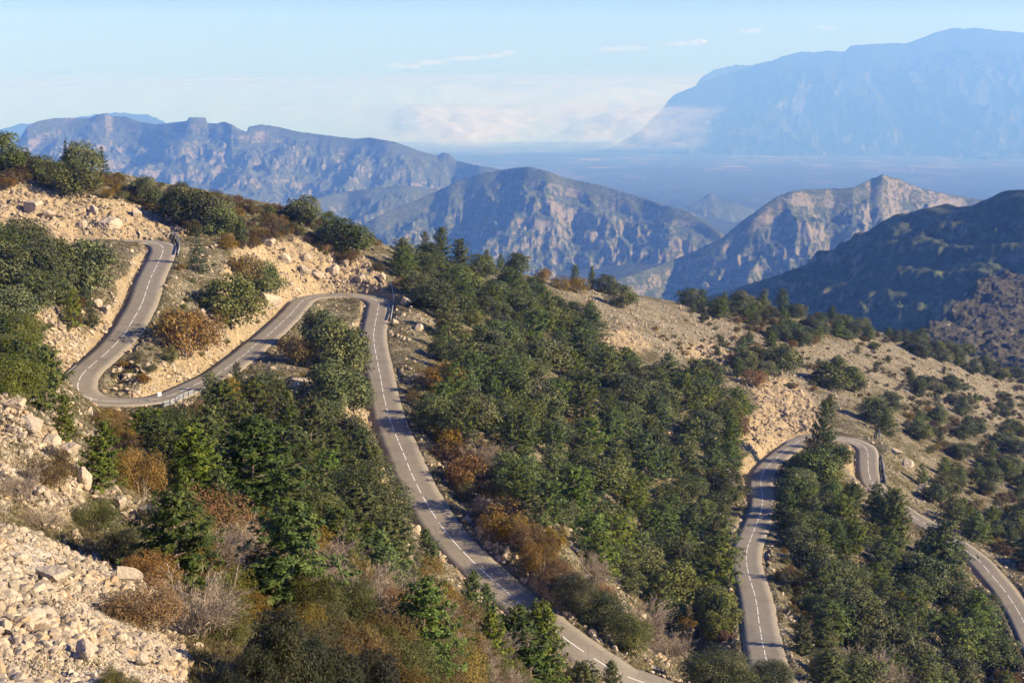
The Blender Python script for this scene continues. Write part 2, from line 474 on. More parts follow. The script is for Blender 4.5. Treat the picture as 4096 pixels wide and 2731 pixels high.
fine = noise(nt, P, 1.7, 4, 0.75)
col = mix(nt, ramp(nt, fine, [(0.44, (1, 1, 1)), (0.56, (0, 0, 0))]), col, mix(nt, 0.75, col, (0.06, 0.052, 0.026)))
ochre = ramp(nt, maths(nt, 'ADD', maths(nt, 'MULTIPLY', n2, 0.6), maths(nt, 'MULTIPLY', n1, 0.4)), [(0.33, (0.15, 0.098, 0.048)), (0.46, (0.32, 0.215, 0.105)), (0.58, (0.43, 0.305, 0.155)), (0.72, (0.46, 0.36, 0.225))])
col = mix(nt, attr(nt, "rock"), col, mix(nt, 0.5, ochre, stone))
pale = ramp(nt, vor2.outputs["Color"], [(0.2, (0.34, 0.30, 0.24)), (0.55, (0.42, 0.37, 0.30)), (0.9, (0.45, 0.385, 0.295))])
col = mix(nt, attr(nt, "scree"), col, pale)
bmp = maths(nt, 'ADD', maths(nt, 'MULTIPLY', n3, 0.5), maths(nt, 'MULTIPLY', vor.outputs["Distance"], -0.7))
bsdf(nt, out, col, 0.95, 0.1, bmp, 0.35, 0.8)

me = new_mesh("mountainside", np.stack([TX, TY, TZ], -1).reshape(-1, 3), grid_quads(*TX.shape), None, [m_ground], smooth_sh=True,
              attrs={"rock": ROCK.ravel(), "scree": np.clip(scree + 0.5 * outc, 0, 1).ravel(), "bare": BARE.ravel()})
kind(add("hillside_ground", me), "structure")

# ------------------------------------------------------------------ road surface and paint
m_road, nt, out = mat("asphalt")
P = wpos(nt)
n1 = noise(nt, P, 0.25, 4, 0.6); n2 = noise(nt, P, 9, 3, 0.6); n3 = noise(nt, P, 1.3, 5, 0.7)
edge = attr(nt, "across")
col = ramp(nt, n1, [(0.3, (0.205, 0.180, 0.134)), (0.7, (0.245, 0.217, 0.164))])
col = mix(nt, maths(nt, 'MULTIPLY', n3, 0.5), col, (0.225, 0.196, 0.15))
wheel = ramp(nt, edge, [(0.0, (0, 0, 0)), (0.2, (.1, .1, .1)), (0.42, (1, 1, 1)), (0.6, (.2, .2, .2)), (0.9, (0, 0, 0)), (0.97, (0, 0, 0))])
col = mix(nt, maths(nt, 'MULTIPLY', wheel, 0.22), col, (0.155, 0.133, 0.106))
pat = ramp(nt, noise(nt, P, 0.09, 2, 0.4), [(0.60, (0, 0, 0)), (0.63, (1, 1, 1))])
col = mix(nt, maths(nt, 'MULTIPLY', pat, 0.28), col, (0.12, 0.108, 0.088))
crk = N(nt, 'ShaderNodeTexVoronoi', feature='DISTANCE_TO_EDGE', _Scale=0.42); nt.links.new(P, crk.inputs['Vector'])
col = mix(nt, ramp(nt, crk.outputs['Distance'], [(0.0, (.6, .6, .6)), (0.022, (0, 0, 0))]), col, (0.06, 0.055, 0.048))
dust = ramp(nt, maths(nt, 'ADD', edge, maths(nt, 'MULTIPLY', n3, 0.16)), [(0.95, (0, 0, 0)), (1.1, (1, 1, 1))])
col = mix(nt, maths(nt, 'MULTIPLY', dust, 0.6), col, (0.22, 0.185, 0.135))
bsdf(nt, out, col, 0.9, 0.25, n2, 0.01, 0.6)
m_paint, nt, out = mat("road_paint")
wn = noise(nt, wpos(nt), 3.0, 4, 0.7)
bsdf(nt, out, ramp(nt, wn, [(0.25, (0.5, 0.49, 0.45)), (0.5, (0.74, 0.73, 0.70)), (1.0, (0.8, 0.79, 0.76))]), 0.7, 0.3)

def frame(L):
    t = np.gradient(L, axis=0); t[:, 2] = 0; t /= np.linalg.norm(t, axis=1)[:, None]
    n = np.stack([t[:, 1], -t[:, 0], np.zeros(len(t))], 1)
    return t, n
def strip(L, o0, o1, dz, i0=0, i1=None):
    t, n = frame(L); i1 = len(L) if i1 is None else i1
    a = L[i0:i1] + n[i0:i1] * o0 + [0, 0, dz]; b = L[i0:i1] + n[i0:i1] * o1 + [0, 0, dz]
    v = np.stack([a, b], 1).reshape(-1, 3); m = i1 - i0
    i = np.arange(m - 1) * 2
    return v, np.stack([i, i + 1, i + 3, i + 2], 1)
ROADS = []
for r_, L in enumerate(LINES):
    t, n = frame(L)
    offs = np.array([-1.0, -0.97, -0.6, -0.25, 0, 0.25, 0.6, 0.97, 1.0]) * HALF
    wob = 0.16 * perlin(np.arange(len(L)) * 0.35, np.zeros(len(L)) + r_ * 9, 5)
    wob2 = 0.16 * perlin(np.arange(len(L)) * 0.35, np.zeros(len(L)) + r_ * 9 + 40.5, 6)
    V = []; att = []
    for j, o in enumerate(offs):
        oo = o + (wob if j in (0, 1) else wob2 if j in (7, 8) else 0)
        p = L + n * np.broadcast_to(oo, (len(L),))[:, None]
        p = p + np.array([0, 0, 0.05 - 0.02 * (o / HALF) ** 2])
        if j in (0, 8): p[:, 2] -= 0.3
        V.append(p); att.append(np.full(len(L), abs(o) / HALF))
    V = np.stack(V, 1); att = np.stack(att, 1)
    me = new_mesh("road", V.reshape(-1, 3), grid_quads(len(L), len(offs)), None, [m_road], smooth_sh=True, attrs={"across": att.ravel()})
    ro = kind(add("road", me), "structure")
    ROADS.append(ro)
    mb = MB(); step = np.linalg.norm(L[1] - L[0])
    s = 3.0
    while s < len(L) * step - 8:
        i0, i1 = int(s / step), int((s + 4.1) / step) + 1
        v, q = strip(L, -0.065, 0.065, 0.058, i0, i1)
        mb.put(v, q); s += 5.3
    add("centre_line", mb.mesh("centre_line", [m_paint]), ro)
    # thin edge line round the outside of the bends
    mb = MB(); cnt = 0
    off0 = 0 if r_ == 0 else len(LINES[0])
    tw = np.convolve(np.abs(TURN[off0:off0 + len(L)]), np.ones(25) / 25, 'same')
    sg = np.sign(np.convolve(TURN[off0:off0 + len(L)], np.ones(25) / 25, 'same'))
    i = 0
    while i < len(L):
        if tw[i] > 0.28:
            j = i
            while j < len(L) - 1 and tw[j] > 0.28: j += 1
            s_ = sg[(i + j) // 2]
            v, q = strip(L, s_ * (HALF - 0.42), s_ * (HALF - 0.32), 0.045, max(i - 6, 0), min(j + 6, len(L)))
            mb.put(v, q); cnt += 1; i = j
        i += 1
    if cnt: add("edge_line", mb.mesh("edge_line", [m_paint]), ro)
# ------------------------------------------------------------------ valley and mountains beyond (drawn in units of FS metres)
FS = 1.75
BD = np.array([700, 1000, 1500, 2500, 3500, 4300, 6000, 8000, 12000, 16000, 24000, 29000.0])
BV = np.array([1500, 1150, 930, 760, 655, 580, 522, 455, 386, 354, 333, 321.0])
def base_z(x, y):
    d = np.maximum(y, 200)
    w = (np.interp(np.log(d), np.log(BD), BV) - HZ) / F
    return -w * d
def valley_z(x, y):
    z = base_z(x, y)
    near = 1 - smooth(6500, 12000, y)
    z = z + near * (95 * fbm(x / 1500, y / 2200, 5, 101) + 25 * fbm(x / 330, y / 420, 4, 103, 0.55, True)) - 20 * near
    z = z + (1 - near) * 10 * fbm(x / 2500, y / 2500, 3, 105)
    return z
def patch(amin, amax, na, d0, d1, nd):
    a = np.linspace(amin, amax, na); d = np.geomspace(d0, d1, nd)
    A, D = np.meshgrid(a, d)
    return A * D, D.copy()

def mountain_mat(name, rockcol, vegs, sc, lit=1.0):
    m, nt, out = mat(name)
    P = wpos(nt)
    na = noise(nt, P, 0.004 * sc / FS, 6, 0.62); nb = noise(nt, P, 0.02 * sc / FS, 6, 0.7); nc = noise(nt, P, 0.09 * sc / FS, 3, 0.7)
    veg = ramp(nt, nb, [(0.3, vegs[0]), (0.55, vegs[1]), (0.75, vegs[2])])
    veg = mix(nt, ramp(nt, nc, [(0.40, (0, 0, 0)), (0.62, (1, 1, 1))]), (vegs[0][0] * .8, vegs[0][1] * .8, vegs[0][2] * .8), veg)
    rk = ramp(nt, maths(nt, 'ADD', maths(nt, 'MULTIPLY', nb, .55), maths(nt, 'MULTIPLY', nc, .45)), [(0.32, tuple(c * .45 for c in rockcol)), (0.5, rockcol), (0.7, tuple(min(c * 1.25, .75) for c in rockcol))])
    f = maths(nt, 'ADD', maths(nt, 'MULTIPLY', attr(nt, "cliff"), 0.62), maths(nt, 'MULTIPLY', maths(nt, 'SUBTRACT', nb, 0.5), 1.9))
    f = maths(nt, 'ADD', f, maths(nt, 'MULTIPLY', maths(nt, 'SUBTRACT', na, 0.5), 1.0))
    f = maths(nt, 'ADD', f, maths(nt, 'MULTIPLY', maths(nt, 'SUBTRACT', nc, 0.5), 1.4))
    # ledges follow the bedding, which lies nearly flat
    mp = N(nt, "ShaderNodeMapping"); mp.inputs["Scale"].default_value = (0.22, 0.22, 2.2); mp.inputs["Rotation"].default_value = (0.10, 0.06, 0); nt.links.new(P, mp.inputs[0])
    st = noise(nt, mp.outputs[0], 0.03 * sc / FS, 4, 0.65)
    f = maths(nt, 'ADD', f, maths(nt, 'MULTIPLY', maths(nt, 'SUBTRACT', st, 0.5), 1.5))
    f = ramp(nt, f, [(0.40, (0, 0, 0)), (0.74, (1, 1, 1))])
    bsdf(nt, out, mix(nt, f, veg, rk), 0.95, 0.05, nc, 3.0 * FS / sc, 0.6)
    return m

VEG = ((0.046, 0.056, 0.022), (0.095, 0.108, 0.046), (0.155, 0.155, 0.075))
VEGF = ((0.02, 0.025, 0.014), (0.035, 0.04, 0.022), (0.06, 0.06, 0.035))
m_val = mountain_mat("valley_woods", (0.30, 0.25, 0.17), ((0.030, 0.038, 0.020), (0.065, 0.075, 0.038), (0.12, 0.115, 0.06)), 0.8)
m_mt = mountain_mat("mountain_rock", (0.160, 0.138, 0.100), VEG, 1.0)
m_far = mountain_mat("far_mountain_rock", (0.10, 0.09, 0.07), VEGF, 0.25)

def slope_of(X, Y, Z):
    # steepness of a warped grid
    def g(M): return np.gradient(M, axis=0), np.gradient(M, axis=1)
    x0, x1 = g(X); y0, y1 = g(Y); z0, z1 = g(Z)
    nx = y0 * z1 - z0 * y1; ny = z0 * x1 - x0 * z1; nz = x0 * y1 - y0 * x1
    return np.hypot(nx, ny) / (np.abs(nz) + 1e-9)

def sheet(name, X, Y, Z, m, label_kind="structure", cliff_lo=0.75, cliff_hi=1.5, extra=None):
    s = slope_of(X, Y, Z)
    cl = smooth(cliff_lo, cliff_hi, s)
    if extra is not None: cl = np.clip(cl + extra, -1, 1)
    me = new_mesh(name, (np.stack([X, Y, Z], -1) * FS).reshape(-1, 3), grid_quads(*X.shape), None, [m], smooth_sh=True, attrs={"cliff": cl.ravel()})
    return kind(add(name, me), label_kind)

# the valley floor out to the cloud
X, Y = patch(-0.62, 0.62, 520, 800, 28900, 620)
Z = valley_z(X, Y)
far = smooth(8000, 14000, Y)
m_plain, nt, out = mat("valley_fields")
P = wpos(nt)
mp = N(nt, "ShaderNodeMapping"); mp.inputs["Scale"].default_value = (1.0, 0.4, 1.0); nt.links.new(P, mp.inputs[0])
vo = N(nt, "ShaderNodeTexVoronoi", _Scale=0.0062 / FS); nt.links.new(mp.outputs[0], vo.inputs["Vector"])
sepc = N(nt, "ShaderNodeSeparateColor"); nt.links.new(vo.outputs["Color"], sepc.inputs[0])
fld = ramp(nt, sepc.outputs[0], [(0.0, (0.045, 0.055, 0.03)), (0.35, (0.07, 0.075, 0.04)), (0.62, (0.05, 0.06, 0.03)), (0.80, (0.13, 0.105, 0.065)), (0.90, (0.17, 0.125, 0.08)), (0.965, (0.23, 0.16, 0.10))], 'CONSTANT')
nn = noise(nt, P, 0.0012 / FS, 6, 0.6); nw = noise(nt, P, 0.012 / FS, 5, 0.7)
wood = ramp(nt, nw, [(0.3, (0.025, 0.032, 0.016)), (0.55, (0.06, 0.068, 0.035)), (0.8, (0.13, 0.12, 0.065))])
wood = mix(nt, ramp(nt, noise(nt, P, 0.075 / FS, 3, 0.7), [(0.42, (1, 1, 1)), (0.6, (0, 0, 0))]), wood, (0.02, 0.028, 0.014))
wood = mix(nt, ramp(nt, attr(nt, "cliff"), [(0.15, (0, 0, 0)), (0.7, (1, 1, 1))]), wood, (0.28, 0.24, 0.18))
colp = mix(nt, ramp(nt, nn, [(0.42, (0, 0, 0)), (0.5, (1, 1, 1))]), wood, fld)
colp = mix(nt, attr(nt, "plain"), wood, colp)
bsdf(nt, out, colp, 0.95, 0.05)
s = slope_of(X, Y, Z)
me = new_mesh("valley_ground", (np.stack([X, Y, Z], -1) * FS).reshape(-1, 3), grid_quads(*X.shape), None, [m_plain], smooth_sh=True,
              attrs={"cliff": (smooth(0.45, 0.9, s) * (1 - far)).ravel(), "plain": far.ravel()})
kind(add("valley_ground", me), "structure")

def crest_fn(c):
    a, w = ray([p[0] for p in c], [p[1] for p in c]); d = np.array([p[2] for p in c], float)
    return a, w, d

def ridge(name, crest, d0, d1, na, nd, front, back, gul, lam, m, seed, cliffband=0.0, amp_crest=0.0, pad=0.03, ext=None, spur=None):
    a, w, d = crest_fn(crest)
    X, Y = patch(a[0] - pad, a[-1] + pad, na, d0, d1, nd)
    A = X / Y
    dc = np.interp(A, a, d); wc = np.interp(A, a, w)
    # let the crest wander in depth so that the face has spurs and gullies
    wand = fbm(A * dc / (lam * 2.2), A * 0 + seed * 3.1, 4, seed)
    dcw = dc + wand * lam * (spur if spur is not None else 0.9)
    r = Y - dcw
    rf = np.maximum(-r, 0); rb = np.maximum(r, 0)
    # away from the crest line the sharp notches of the skyline die out
    ta = np.linspace(a[0] - .1, a[-1] + .1, 900); tw_ = np.interp(ta, a, w)
    kn = max(int(0.030 * lam / 500 * (7000 / dc.mean()) / (ta[1] - ta[0])), 3); ke = np.hanning(kn * 2 + 3); ke /= ke.sum()
    ts = np.convolve(np.pad(tw_, kn + 1, 'edge'), ke, 'valid')
    q_ = smooth(0, lam * 0.16, np.maximum(rf, rb))
    wc = wc * (1 - q_) + np.interp(A, ta, ts) * q_
    zc = -wc * dcw
    f0, L0, f1 = front
    drop = f1 * rf + f0 * L0 * (1 - np.exp(-rf / L0)) + back * rb
    g = fbm(X / lam, Y / (lam * 1.6), 6, seed + 5, 0.55, True)
    h = fbm(X / (lam * .23), Y / (lam * .33), 4, seed + 9, 0.55, True)
    am = smooth(0, lam * 0.5, rf) + 0.3 * smooth(0, lam * .5, rb)
    z = zc - drop + gul * am * (g - 0.35) + gul * 0.28 * (am + amp_crest) * (h - 0.3)
    if cliffband > 0:
        q = (zc - z) / cliffband + 0.5 * fbm(X / (lam * 1.3), Y / (lam * 1.3), 3, seed + 13)
        k = np.floor(q); t = q - k
        t2 = 0.6 * t + 0.4 * smooth(0.55, 0.97, t)
        msk = smooth(0.02, 0.3, (zc - z) / cliffband) * (0.35 + 0.65 * smooth(-.1, .3, fbm(X / (lam * 2), Y / (lam * 2), 3, seed + 17)))
        z = z - cliffband * (t2 - t) * msk
    # fade the two ends into the ground
    endf = np.minimum(smooth(a[0] - pad, a[0], A), 1 - smooth(a[-1], a[-1] + pad, A))
    z = z - (1 - endf) * 900
    return X, Y, z

M0 = [(-200,300,15500),(0,295,15500),(50,283,15500),(100,281,15500),(180,268,15500),(220,262,15500),(265,257,15500),(340,262,15500),(370,275,15500),(420,300,15500),(520,330,15500)]
X, Y, Z = ridge("m", M0, 13500, 16500, 260, 90, (0.5, 600, 0.12), 0.8, 110, 1500, m_far, 201)
sheet("far_hills", X, Y, Z, m_far)
M1 = [(-120,420,6500),(0,352,6700),(45,318,6900),(62,290,6900),(85,278,6950),(125,271,7000),(175,270,7000),(205,271,7000),(222,264,7000),(240,260,7000),(258,266,7050),(290,267,7050),(320,279,7050),(360,285,7050),(430,277,7000),(433,269.5,7000),(452,268.5,7000),(473,270,7000),(476,282,7000),
 (498,283,6950),(515,279,6950),(530,284,6900),(550,296,6900),(567,303,6900),(570,291,6900),(600,285,6900),(640,291,6900),(680,301,6850),(740,309,6800),(815,318,6800),(850,315,6800),(910,326,6750),(960,345,6700),(1005,357,6700),(1018,350,6700),(1032,352,6700),(1048,368,6700),(1100,380,6600),(1140,387,6600),(1200,398,6500),(1300,440,6400),(1420,500,6300)]
X, Y, Z = ridge("m", M1, 5000, 8200, 760, 420, (0.62, 420, 0.10), 0.7, 120, 520, m_mt, 211, 85, 0.0)
lo_rock = 0.5 * smooth(-0.05, 0.3, fbm(X / 900, Y / 900, 3, 219)) - 0.25 + 0.45 * (1 - smooth(-0.33, -0.22, X / Y))
sheet("rocky_mountain_range", X, Y, Z, m_mt, extra=lo_rock)
M1b = [(560,520,5200),(680,470,5200),(760,445,5250),(800,438,5300),(860,432,5300),(930,425,5350),(1000,432,5400),(1060,455,5400),(1150,500,5300)]
X, Y, Z = ridge("m", M1b, 4300, 5900, 300, 150, (0.5, 300, 0.12), 0.55, 70, 350, m_mt, 221, 50, 0.0)
sheet("low_foothill", X, Y, Z, m_mt, extra=-0.25)
M2 = [(790,540,4350),(865,497,4400),(930,470,4450),(1000,440,4500),(1060,410,4500),(1120,395,4500),(1180,384.5,4500),(1215,382,4500),(1250,390,4500),(1300,408,4500),(1380,425,4450),(1450,445,4400),(1520,468,4350),(1575,480,4300),(1620,505,4250),(1655,532,4200),(1680,552,4200),(1720,600,4150)]
X, Y, Z = ridge("m", M2, 3300, 5300, 520, 330, (0.85, 260, 0.13), 0.7, 95, 330, m_mt, 231, 55, 0.0)
sheet("rocky_hill", X, Y, Z, m_mt, extra=-0.05 + 0.35 * smooth(-0.02, 0.1, X / Y))
M2b = [(1565,478,6800),(1590,468,6800),(1610,458,6800),(1626,444,6800),(1634,441,6800),(1645,452,6800),(1680,462,6800),(1740,482,6800),(1800,500,6800)]
X, Y, Z = ridge("m", M2b, 6000, 7500, 160, 100, (0.6, 200, 0.12), 0.6, 30, 250, m_mt, 241, 0, 0.0)
sheet("low_foothill", X, Y, Z, m_mt, extra=-0.4)
M3 = [(1330,690,3300),(1420,640,3400),(1500,612,3450),(1560,590,3500),(1610,568,3500),(1660,545,3500),(1700,508,3500),(1728,490,3500),(1755,470,3500),(1785,450,3500),(1820,437,3500),(1850,434,3520),(1960,430,3600),(1978,421,3650),(2000,410,3700),(2028,400,3700),(2065,410,3750),(2110,430,3800),(2180,445,3900),(2250,457,4000),(2330,470,4000),(2450,500,4000)]
X, Y, Z = ridge("m", M3, 2500, 4500, 520, 330, (1.0, 210, 0.12), 0.8, 80, 240, m_mt, 251, 48, 0.0)
sheet("rocky_hill", X, Y, Z, m_mt, extra=-0.02 + 0.3 * smooth(0.15, 0.2, X / Y))
MF2 = [(1560,250,21500),(1600,192,21500),(1610,178,21500),(1640,160,21500),(1690,148,21500),(1720,150,21500),(1765,140,21500),(1820,150,21500),(1900,170,21500)]
X, Y, Z = ridge("m", MF2, 20000, 22600, 200, 80, (0.5, 900, 0.2), 0.8, 200, 1600, m_far, 261, 0)
sheet("far_mountain", X, Y, Z, m_far, extra=-0.35)
MF = [(1300,360,19000),(1400,340,19000),(1470,300,19000),(1520,250,19000),(1545,219,19000),(1590,200,19000),(1630,182,19000),(1680,166,19000),(1720,155,19000),(1775,138,19000),(1800,128,19000),(1845,118,19000),(1870,120,19000),(1900,116,19000),(1940,118,19000),(1955,104,19000),(2010,101,19000),(2060,98,19000),(2080,100,19000),(2130,82,19000),(2145,75,19000),(2160,71,19000),(2190,63.5,19000),(2215,66,19000),(2240,63.5,19000),(2290,70,19000),(2352,74,19000),(2450,60,19000),(2560,70,19000),(2700,90,19000)]
X, Y, Z = ridge("m", MF, 14200, 20600, 520, 330, (0.55, 1200, 0.27), 0.7, 430, 1900, m_far, 271, 0, 0.0, spur=0.5)
sheet("far_mountain", X, Y, Z, m_far, extra=-0.35)

# dark spur on the right: its crest runs away from the viewer, so its near face is turned from the sun
def spur_ridge(crest, X, Y, left, right, gul, lam, seed, band):
    a, w, d = crest_fn(crest)
    cx, cy_, cz = a * d, d, -w * d
    t = np.linspace(0, 1, 400); s = np.linspace(0, 1, len(cx))
    px, py, pz = (np.interp(t, s, q) for q in (cx, cy_, cz))
    best_ = np.full(X.shape, 1e12); k = np.zeros(X.shape, int)
    for i in range(len(t)):
        dd = (X - px[i]) ** 2 + (Y - py[i]) ** 2
        m = dd < best_; best_[m] = dd[m]; k[m] = i
    r = np.sqrt(best_)
    tx = np.gradient(px)[k]; ty = np.gradient(py)[k]
    side = np.sign((X - px[k]) * ty - (Y - py[k]) * tx)
    g = fbm(X / lam, Y / lam, 6, seed, 0.55, True); h = fbm(X / (lam * .2), Y / (lam * .2), 4, seed + 3, .55, True)
    drop = np.where(side < 0, left, right) * r
    am = smooth(0, lam * .6, r)
    z = pz[k] - drop + gul * am * (g - .4) + gul * .25 * am * (h - .3)
    if band:
        q = (pz[k] - z) / band + .5 * fbm(X / lam, Y / lam, 3, seed + 7); kk = np.floor(q); tt = q - kk
        z = z - band * ((0.5 * tt + .5 * smooth(.6, .95, tt)) - tt) * smooth(.05, .4, (pz[k] - z) / band)
    return z
M4 = [(1560,720,2900),(1690,660,2700),(1800,625,2600),(1900,590,2500),(2000,540,2400),(2060,500,2330),(2095,484,2280),(2110,486,2250),(2140,475,2220),(2175,466,2180),(2200,474,2150),(2240,470,2110),(2270,460,2080),(2300,440,2040),(2318,435.5,2020),(2352,434,1980),(2450,424,1930),(2600,440,1850),(2800,520,1800),(3000,640,1750)]
M4 = [(u, v, d * 0.7) for u, v, d in M4]
X, Y = patch(0.08, 0.62, 460, 800, 2250, 420)
Z = spur_ridge(M4, X, Y, 0.80, 0.55, 24, 135, 281, 22)
sheet("dark_mountain_spur", X, Y, Z, m_mt, extra=-0.3)
EDGE = [(1900,960,560),(1980,900,600),(2050,850,655),(2120,800,700),(2200,715,800),(2240,660,868),(2262,628,925),(2300,600,1000)]
ea, ew, ed = crest_fn(EDGE)
X, Y = patch(0.20, 0.50, 420, 480, 1080, 380)
xb = np.interp(Y, ed, ea) * Y + 9 * fbm(Y / 45, Y * 0 + 3.3, 4, 290)
Z = -138 - 0.02 * (X - 300) + 5.5 * (fbm(X / 42, Y / 42, 5, 291, 0.55, True) - .4) + 2.0 * fbm(X / 9, Y / 9, 4, 293, .6, True)
rk = smooth(0.25, 0.5, fbm(X / 50 + 5, Y / 70, 3, 295)) * smooth(800, 900, Y)
Z += rk * 5 * np.floor(2.5 * fbm(X / 16, Y / 16, 3, 297, .5, True)) / 2.5
Z -= 1.1 * np.maximum(xb - X, 0) + 0.75 * np.maximum(Y - 938 - 8 * fbm(X / 30, Y * 0, 3, 299), 0)
m_kn = mountain_mat("scrub_knoll", (0.27, 0.235, 0.185), ((0.05, 0.047, 0.03), (0.10, 0.088, 0.055), (0.17, 0.145, 0.10)), 3.0)
sheet("rocky_knoll", X, Y, Z, m_kn, extra=-0.34, cliff_lo=.6, cliff_hi=1.2)

# town and farm buildings out on the plain
m_house, nt, out = mat("pale_walls"); bsdf(nt, out, (0.5, 0.45, 0.38), 0.8, 0.2)
m_tile, nt, out = mat("roof_tiles"); bsdf(nt, out, (0.42, 0.22, 0.13), 0.85, 0.1)
def house_mesh(w_, l_, h_, rf):
    mb = MB(); mb.box((0, 0, h_ / 2), (w_, l_, h_))
    nq = 6
    mb.put([(-w_ * .53, -l_ * .52, h_), (w_ * .53, -l_ * .52, h_), (w_ * .53, l_ * .52, h_), (-w_ * .53, l_ * .52, h_), (0, -l_ * .52, h_ + rf), (0, l_ * .52, h_ + rf)],
           [(0, 3, 5, 4), (1, 4, 5, 2)], [(0, 4, 1), (3, 2, 5)])
    return mb.mesh("house", [m_house, m_tile], fmat=[0] * 6 + [1] * 4)
HM = [house_mesh(16, 34, 14, 5), house_mesh(14, 22, 16, 4), house_mesh(22, 50, 12, 5)]
hr = random.Random(5)
spots = []
for i in range(46):
    u = 1745 + hr.gauss(40, 45); v = 345 + hr.gauss(0, 2.6) - (u - 1785) * 0.05
    spots.append((u, v, "town"))
for u, v in ((1480,412),(1420,415),(1602,349),(1655,346),(1716,372),(1525,404),(1672,408),(1808,410),(2096,391),(2078,399),(1733,460),(1537,442),(1765,398),(1550,413)):
    spots.append((u, v, "farm"))
for i in range(14):
    u = 2020 + hr.random() * 90; spots.append((u, 302 - (u - 2020) * 0.11 + hr.gauss(0, 1.2), "hill"))
def far_hit(u, v):
    a, w_ = ray(u, v)
    ds = np.geomspace(6000, 28000, 1500); zz = valley_z(a * ds, ds)
    k = np.nonzero(zz >= -w_ * ds)[0]
    if not len(k): return None
    return np.array([a * ds[k[0]], ds[k[0]], zz[k[0]]])
FARM_WHERE = ["beside the pink field on the plain", "alone left of the pink field", "left of the valley town", "just left of the valley town", "on the plain below the valley town", "near the long red field strip",
  "right of the wide bare field", "on the plain right of the wide bare field", "far out on the open right plain", "beside the lone plain farmhouse far right", "in the gap above the rocky hills", "above the small pointed foothill", "below the town beside pale fields", "among fields beyond the peaked hill"]
fi = 0
for u, v, kk in spots:
    if kk == "hill": continue
    p = far_hit(u, v)
    if p is None: continue
    o = add("house" if kk == "town" else "farmhouse", HM[hr.randrange(3)], None, p * FS)
    o.rotation_euler.z = hr.random() * 3.14
    s_ = 1.25 if kk == "town" else (0.9 if p[1] > 12000 else 0.45)
    o.scale = (s_,) * 3
    if kk == "town": tag(o, "tiny pale house in the hazy valley town below the far mountain", "house", "houses of the far valley town")
    else: tag(o, "tiny pale farmhouse " + FARM_WHERE[fi], "farmhouse", "scattered farmhouses on the plain"); fi += 1

# haze: one closed box round the viewer and all the land
HB = MB(); HB.box((0, 13000 * FS, -480 * FS), (36000 * FS, 32600 * FS, 3000 * FS))
m_hz, nt, out = mat("haze_air")
pv = N(nt, "ShaderNodeVolumePrincipled")
pv.inputs["Color"].default_value = (0.145, 0.34, 1.0, 1)
pv.inputs["Density"].default_value = 1.25e-4 / FS
pv.inputs["Absorption Color"].default_value = (1, 1, 1, 1)
pv.inputs["Anisotropy"].default_value = 0.0
nt.links.new(pv.outputs[0], out.inputs["Volume"])
kind(add("haze", HB.mesh("haze", [m_hz])), "stuff")

# the sea of cloud lying beyond
X, Y = patch(-0.75, 0.75, 360, 29600, 140000, 260)
A = X / Y
Z = -1560 + 960 * smooth(29600, 36000, Y) + 150 * fbm(X / 5200, Y / 9000, 5, 301, 0.55) * smooth(29600, 34000, Y) + 120 * fbm(X / 1800, Y / 2600, 4, 305, .5, True)
m_cl, nt, out = mat("cloud_top")
b = N(nt, "ShaderNodeBsdfDiffuse"); b.inputs[0].default_value = (0.40, 0.405, 0.45, 1)
tr = N(nt, "ShaderNodeBsdfTransparent"); ms = N(nt, "ShaderNodeMixShader")
nt.links.new(attr(nt, "thick"), ms.inputs[0]); nt.links.new(tr.outputs[0], ms.inputs[1]); nt.links.new(b.outputs[0], ms.inputs[2]); nt.links.new(ms.outputs[0], out.inputs[0])
UU = U0 + A * F
thick = smooth(29600, 34500, Y + 2600 * fbm(X / 5000, Y / 4000, 4, 311)) * (1 - smooth(33000, 120000, Y) ** .5) * (0.62 + 0.45 * fbm(X / 7000, Y / 9000, 4, 313)) * (0.45 + 0.55 * smooth(650, 1350, UU))
thick = np.clip(thick, 0, 1)
me = new_mesh("cloud_sea", (np.stack([X, Y, Z], -1) * FS).reshape(-1, 3), grid_quads(*X.shape), None, [m_cl], smooth_sh=True, attrs={"thick": thick.ravel()})
kind(add("clouds", me), "stuff")

# a bank of low cloud lying on the plain before the far mountain
X, Y = patch(float(ray(480, 300)[0]), float(ray(1720, 300)[0]), 420, 15200, 18300, 150)
UU = U0 + X / Y * F
nz = fbm(X / 2600, Y / 1500, 5, 331, 0.55); nz2 = fbm(X / 900, Y / 900, 4, 335, 0.55)
t_ = smooth(15400, 17200, Y + 600 * nz)
Z = -960 + (470 + 70 * nz + 22 * nz2) * t_
al = smooth(420, 1250, UU + 260 * nz + 120 * nz2) * (1 - smooth(1430, 1700, UU + 240 * nz2 + 120 * nz)) * smooth(0.0, 0.42, t_ + 0.12 * nz) * (1 - smooth(16200, 18200, Y + 900 * nz2 + 500 * nz)) * np.clip(0.78 + 0.8 * nz + .3 * nz2, 0, 1) * 0.9
me = new_mesh("low_cloud", (np.stack([X, Y, Z], -1) * FS).reshape(-1, 3), grid_quads(*X.shape), None, [m_cl], smooth_sh=True, attrs={"thick": np.clip(al, 0, 1).ravel()})
kind(add("low_cloud", me), "stuff")
m_pf, nt, out = mat("cloud_puff"); b = N(nt, "ShaderNodeBsdfDiffuse"); b.inputs[0].default_value = (0.85, 0.80, 0.80, 1)
tr = N(nt, "ShaderNodeBsdfTransparent"); ms = N(nt, "ShaderNodeMixShader"); ms.inputs[0].default_value = 0.10
nt.links.new(tr.outputs[0], ms.inputs[1]); nt.links.new(b.outputs[0], ms.inputs[2]); nt.links.new(ms.outputs[0], out.inputs[0])
